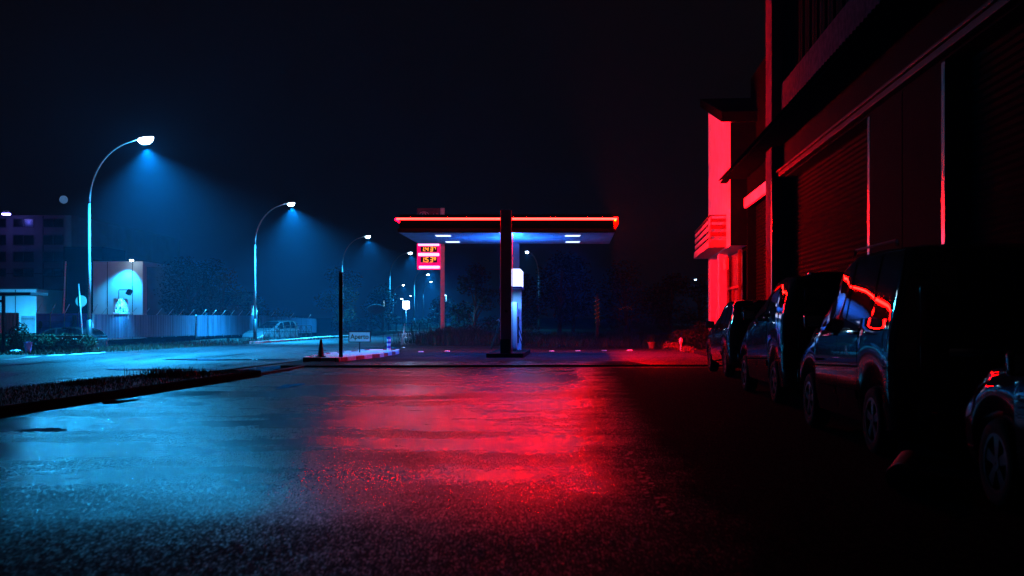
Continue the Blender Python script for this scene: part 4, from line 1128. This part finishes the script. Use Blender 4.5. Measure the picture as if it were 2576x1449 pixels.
def build_car(label, x, y, rz, car, pm, wins, wind, rear, cat='car', z=0, tail=((.0,.10),(3.6,6.4)), extra=None, group=None, plate_z=.62, name='parked_car'):
    """origin: rear end centre on the ground; local +y is forward"""
    root = thing(name, label, cat, (x,y,z), rz, group)
    st = sorted(set([0,.015,.05,.1,.18,.26,.34] + [car.L*i/44 for i in range(45)] + [car.L-q for q in (.015,.05,.1,.18,.26)] + [a+d*(car.tr+.055) for a in car.ax for d in (-1.001,-.98,-.92,-.8,-.6,-.35,0,.35,.6,.8,.92,.98,1.001)]))
    st = [s for s in st if 0 <= s <= car.L]
    nv = len(car.sec(1))
    vs = []; fs = []
    for s in st:
        P_ = car.sec(s)
        for (a, z_) in P_: vs.append((-a, s, z_))
        for (a, z_) in reversed(P_[1:-1]): vs.append((a, s, z_))
    m_ = 2*nv-2
    for i in range(len(st)-1):
        for k in range(m_): fs.append((i*m_+k, i*m_+(k+1)%m_, (i+1)*m_+(k+1)%m_, (i+1)*m_+k))
    fs.append(tuple(range(m_))); fs.append(tuple((len(st)-1)*m_+k for k in reversed(range(m_))))
    mb = MB(); mb.add(vs, fs); mb.build('body', pm, root, True, 38)
    def patch(nm, s0, s1, v0, v1, m, side=-1, off=.006, ns=16, nvv=8, par=None, shape=None):
        mb = MB()
        def fn(u, v):
            s = s0+(s1-s0)*u; va = v0; vb = v1
            if shape: va, vb = shape(u)
            return car.pt(s, va+(vb-va)*v, side, off)
        mb.grid(fn, ns, nvv); return mb.build(nm, m, par or root, True)
    for side in (-1, 1):
        for (a, b, la, lb) in wins:
            def shp(u, la=la, lb=lb):
                q_ = 1
                if la: q_ = min(q_, .15+.85*min(1,u/la)**.7)
                if lb: q_ = min(q_, .15+.85*min(1,(1-u)/lb)**.7)
                return (7.35, 7.35+4.1*q_)
            patch('side_window', a, b, 7.35, 11.4, M['carglass'], side, .007, 20, 8, None, shp)
        a0 = car.ax[0]+car.tr+.12; a1 = car.ax[1]-car.tr-.10; mid = a0+(a1-a0)*.46
        for (s0, s1) in ((a0, mid-.006),(mid+.006, a1)):
            d = patch('door', s0, s1, 2.35, 6.85, pm, side, .004, 14, 10)
            hp = car.pt(s0+.16, 6.3, side, .022)
            MB().bbox(hp.x-.012,hp.x+.012,hp.y-.09,hp.y+.09,hp.z-.014,hp.z+.014,.008).build('handle', M['chrome'], d, True)
            patch('moulding', s0+.02, s1-.02, 3.05, 3.45, pm, side, .018, 8, 3, d)
        for a in car.ax: make_wheel(root, (side*(car.W/2-.115), a, car.tr), side, car.tr)
        mp = car.pt(wind[1]-.28, 7.5, side, .0)
        mm = MB(); mm.bbox(mp.x+side*.03-.0 if side>0 else mp.x-.22, mp.x+.22 if side>0 else mp.x-.03, mp.y-.06, mp.y+.05, mp.z-.03, mp.z+.13, .03)
        mo = mm.build('wing_mirror', pm, root, True, 50)
        xa, xb = (mp.x+.05, mp.x+.2) if side > 0 else (mp.x-.2, mp.x-.05)
        MB().box(xa, xb, mp.y-.067, mp.y-.061, mp.z-.01, mp.z+.11).build('mirror_glass', M['chrome'], mo)
        # lights wrap round the corners
        (s0, s1), (v0, v1) = tail
        patch('tail_light', s0+.012, s1+.05, v0, v1, M['lens_red'], side, .008, 8, 12)
        q0 = car.sec(.0); 
        z0 = q0[int(v0)][1]; z1 = car.pt(0, v1, 1).z
        wE = car.pt(0, 5, 1).x
        xa, xb = (wE-.17, wE-.005) if side > 0 else (-wE+.005, -wE+.17)
        MB().bbox(xa, xb, -.014, .006, z0+.05, z1-.02, .006).build('tail_light', M['lens_red'], root, True, 40)
        patch('head_light', car.L-.42, car.L-.03, 5.1, 7.0, M['lens_clear'], side, .008, 10, 6)
    def top_patch(nm, s0, s1, off=.007):
        mb = MB()
        def fn(u, v):
            s = s0+(s1-s0)*u; a = -1+2*v; sd = -1 if a < 0 else 1
            return car.pt(s, 15-abs(a)*2.6, sd, off) if abs(a) > 1e-6 else car.pt(s, 15, 1, 0)+Vector((0,0,off))
        mb.grid(fn, 14, 18); return mb.build(nm, M['carglass'], root, True)
    top_patch('windscreen', wind[0]+.03, wind[1]-.04)
    rg = MB(); zA, zB = rear
    wR = car.pt(.12, 9, 1).x - .12
    y0 = -.010
    if car.top[0][1] > 1.25:
        rg.bbox(-wR, wR, y0, .01, zA, zB, .008); rg.build('rear_window', M['carglass'], root, True, 40)
    else:
        top_patch('rear_window', .06, car.top[1][0]-.04)
    wb = car.W/2*.80
    MB().bbox(-wb, wb, -.05, .02, .36, .56, .03).build('rear_bumper', pm, root, True, 40)
    MB().bbox(-.26,.26,-.062,-.051,plate_z-.18,plate_z-.07,.004).build('number_plate', M['plate'], root)
    MB().bbox(-wb, wb, car.L-.03, car.L+.05, .34, .55, .03).build('front_bumper', pm, root, True, 40)
    if extra: extra(root, car)
    return root

RZ = -.043
van = Car(4.05, 1.78, [(0,1.80),(.10,1.90),(.35,1.97),(1.2,1.985),(2.0,1.96),(2.35,1.88),(3.05,1.27),(3.5,1.12),(3.9,.92),(4.05,.68)],
          [(0,1.20),(1.0,1.22),(2.9,1.16),(3.4,1.0),(4.05,.62)], (.82,3.38), .325, .135)
def van_x(root, car):
    MB().bbox(-.45,.45,-.03,.005,.95,1.03,.01).build('tailgate_handle', M['chrome'], root, True)
    for sx in (-1,1): MB().tube([(sx*.72,.5,1.97),(sx*.72,.55,2.01),(sx*.72,1.9,2.0),(sx*.72,1.95,1.95)], .013, 6).build('roof_bar', M['darksteel'], root)
build_car('dark tall family van nearest the garage shutter, back turned', 4.24, 9.38, RZ, van, M['p_dark'],
          [(.22,.86,.12,.0),(.94,1.75,0,0),(1.83,2.80,0,.55)], (2.35,3.05), (1.28,1.78), 'van', tail=((0,.1),(4.6,9.6)), extra=van_x, group='cars parked along the garage')
mpv = Car(4.1, 1.72, [(0,1.45),(.12,1.80),(.3,1.92),(.9,1.94),(1.5,1.87),(2.7,1.33),(3.3,1.15),(3.8,.95),(4.1,.66)],
          [(0,1.32),(.7,1.42),(1.6,1.36),(2.6,1.24),(3.3,1.08),(4.1,.62)], (.9,3.5), .325, .14)
def mpv_x(root, car):
    MB().bbox(-.52,.52,-.12,.22,1.90,1.945,.015).build('roof_spoiler', M['p_grey'], root, True, 40)
build_car('grey hatchback with roof spoiler parked ahead of the van', 4.78, 15.5, RZ, mpv, M['p_grey'],
          [(.42,.86,.55,0),(.93,1.5,0,0),(1.57,2.42,0,.8)], (1.5,2.7), (1.38,1.72), 'car', tail=((0,.1),(4.2,7.0)), extra=mpv_x, group='cars parked along the garage')
sml = Car(3.9, 1.68, [(0,1.28),(.16,1.56),(.4,1.67),(1.0,1.69),(1.7,1.62),(2.55,1.16),(3.2,1.02),(3.65,.86),(3.9,.62)],
          [(0,1.08),(1.0,1.12),(2.5,1.04),(3.2,.92),(3.9,.58)], (.75,3.15), .31, .12)
build_car('dark small car at the head of the row before the house', 5.42, 22.75, RZ, sml, M['p_dark'],
          [(.40,.82,.4,0),(.88,1.5,0,0),(1.57,2.35,0,.8)], (1.7,2.55), (1.2,1.52), 'car', tail=((0,.1),(4.2,7.0)), group='cars parked along the garage')
htc = Car(4.0, 1.72, [(0,1.12),(.3,1.40),(.6,1.48),(1.3,1.52),(2.0,1.46),(2.85,1.02),(3.4,.95),(3.8,.82),(4.0,.6)],
          [(0,.98),(1.4,1.0),(2.8,.93),(3.4,.86),(4.0,.55)], (.8,3.25), .31, .13)
build_car('dark hatchback at the right edge, only its front wing showing', 3.98, 4.05, RZ, htc, M['p_dark'],
          [(.5,.98,.5,0),(1.05,1.62,0,0),(1.7,2.62,0,.8)], (2.0,2.85), (1.1,1.4), 'car', group='cars parked along the garage')
build_car('nearest dark red car, just a blurred bonnet in the corner', 1.98, -1.15, RZ, htc, paint('paint_wine', (.9,.06,.08)),
          [(.5,.98,.5,0),(1.05,1.62,0,0),(1.7,2.62,0,.8)], (2.0,2.85), (1.1,1.4), 'car')
build_car('light car parked on the lay-by behind the crossed railing', -15.0, 73.4, PI-.55, sml, M['p_light'],
          [(.40,.82,.4,0),(.88,1.5,0,0),(1.57,2.35,0,.8)], (1.7,2.55), (1.2,1.52), 'car', z=-.60)
build_car('small silvery city car in profile beyond the Aperto board', -17.1, 128, PI/2, sml, M['p_light'],
          [(.40,.82,.4,0),(.88,1.5,0,0),(1.57,2.35,0,.8)], (1.7,2.55), (1.2,1.52), 'car', z=-.6)
build_car('pale car showing only its roof above the dark hedge', -17.6, 46.4, PI/2, htc, M['p_grey'],
          [(.5,.98,.5,0),(1.05,1.62,0,0),(1.7,2.62,0,.8)], (2.0,2.85), (1.1,1.4), 'car', z=-.62)
# fallen pipe-like bollard in the foreground
lb_ = thing('fallen_bollard', 'short dark red bollard lying on the asphalt, pale ringed end forward', 'bollard', (2.89,8.07,.102), -.42)
RM = Matrix.Rotation(R(-90),4,'X')
MB().lathe([(.085,-.004),(.097,.0),(.098,.06)], 28, (0,0,0), 0, RM).build('bollard_base', M['darksteel'], lb_, True, 40)
MB().lathe([(.1,.061),(.1,.085)], 28, (0,0,0), 0, RM).build('bollard_ring', M['white'], lb_, True, 40)
MB().lathe([(.097,.086),(.095,1.0),(.07,1.08),(.0,1.1)], 28, (0,0,0), 0, RM).build('bollard_body', M['pot_r'], lb_, True, 40)
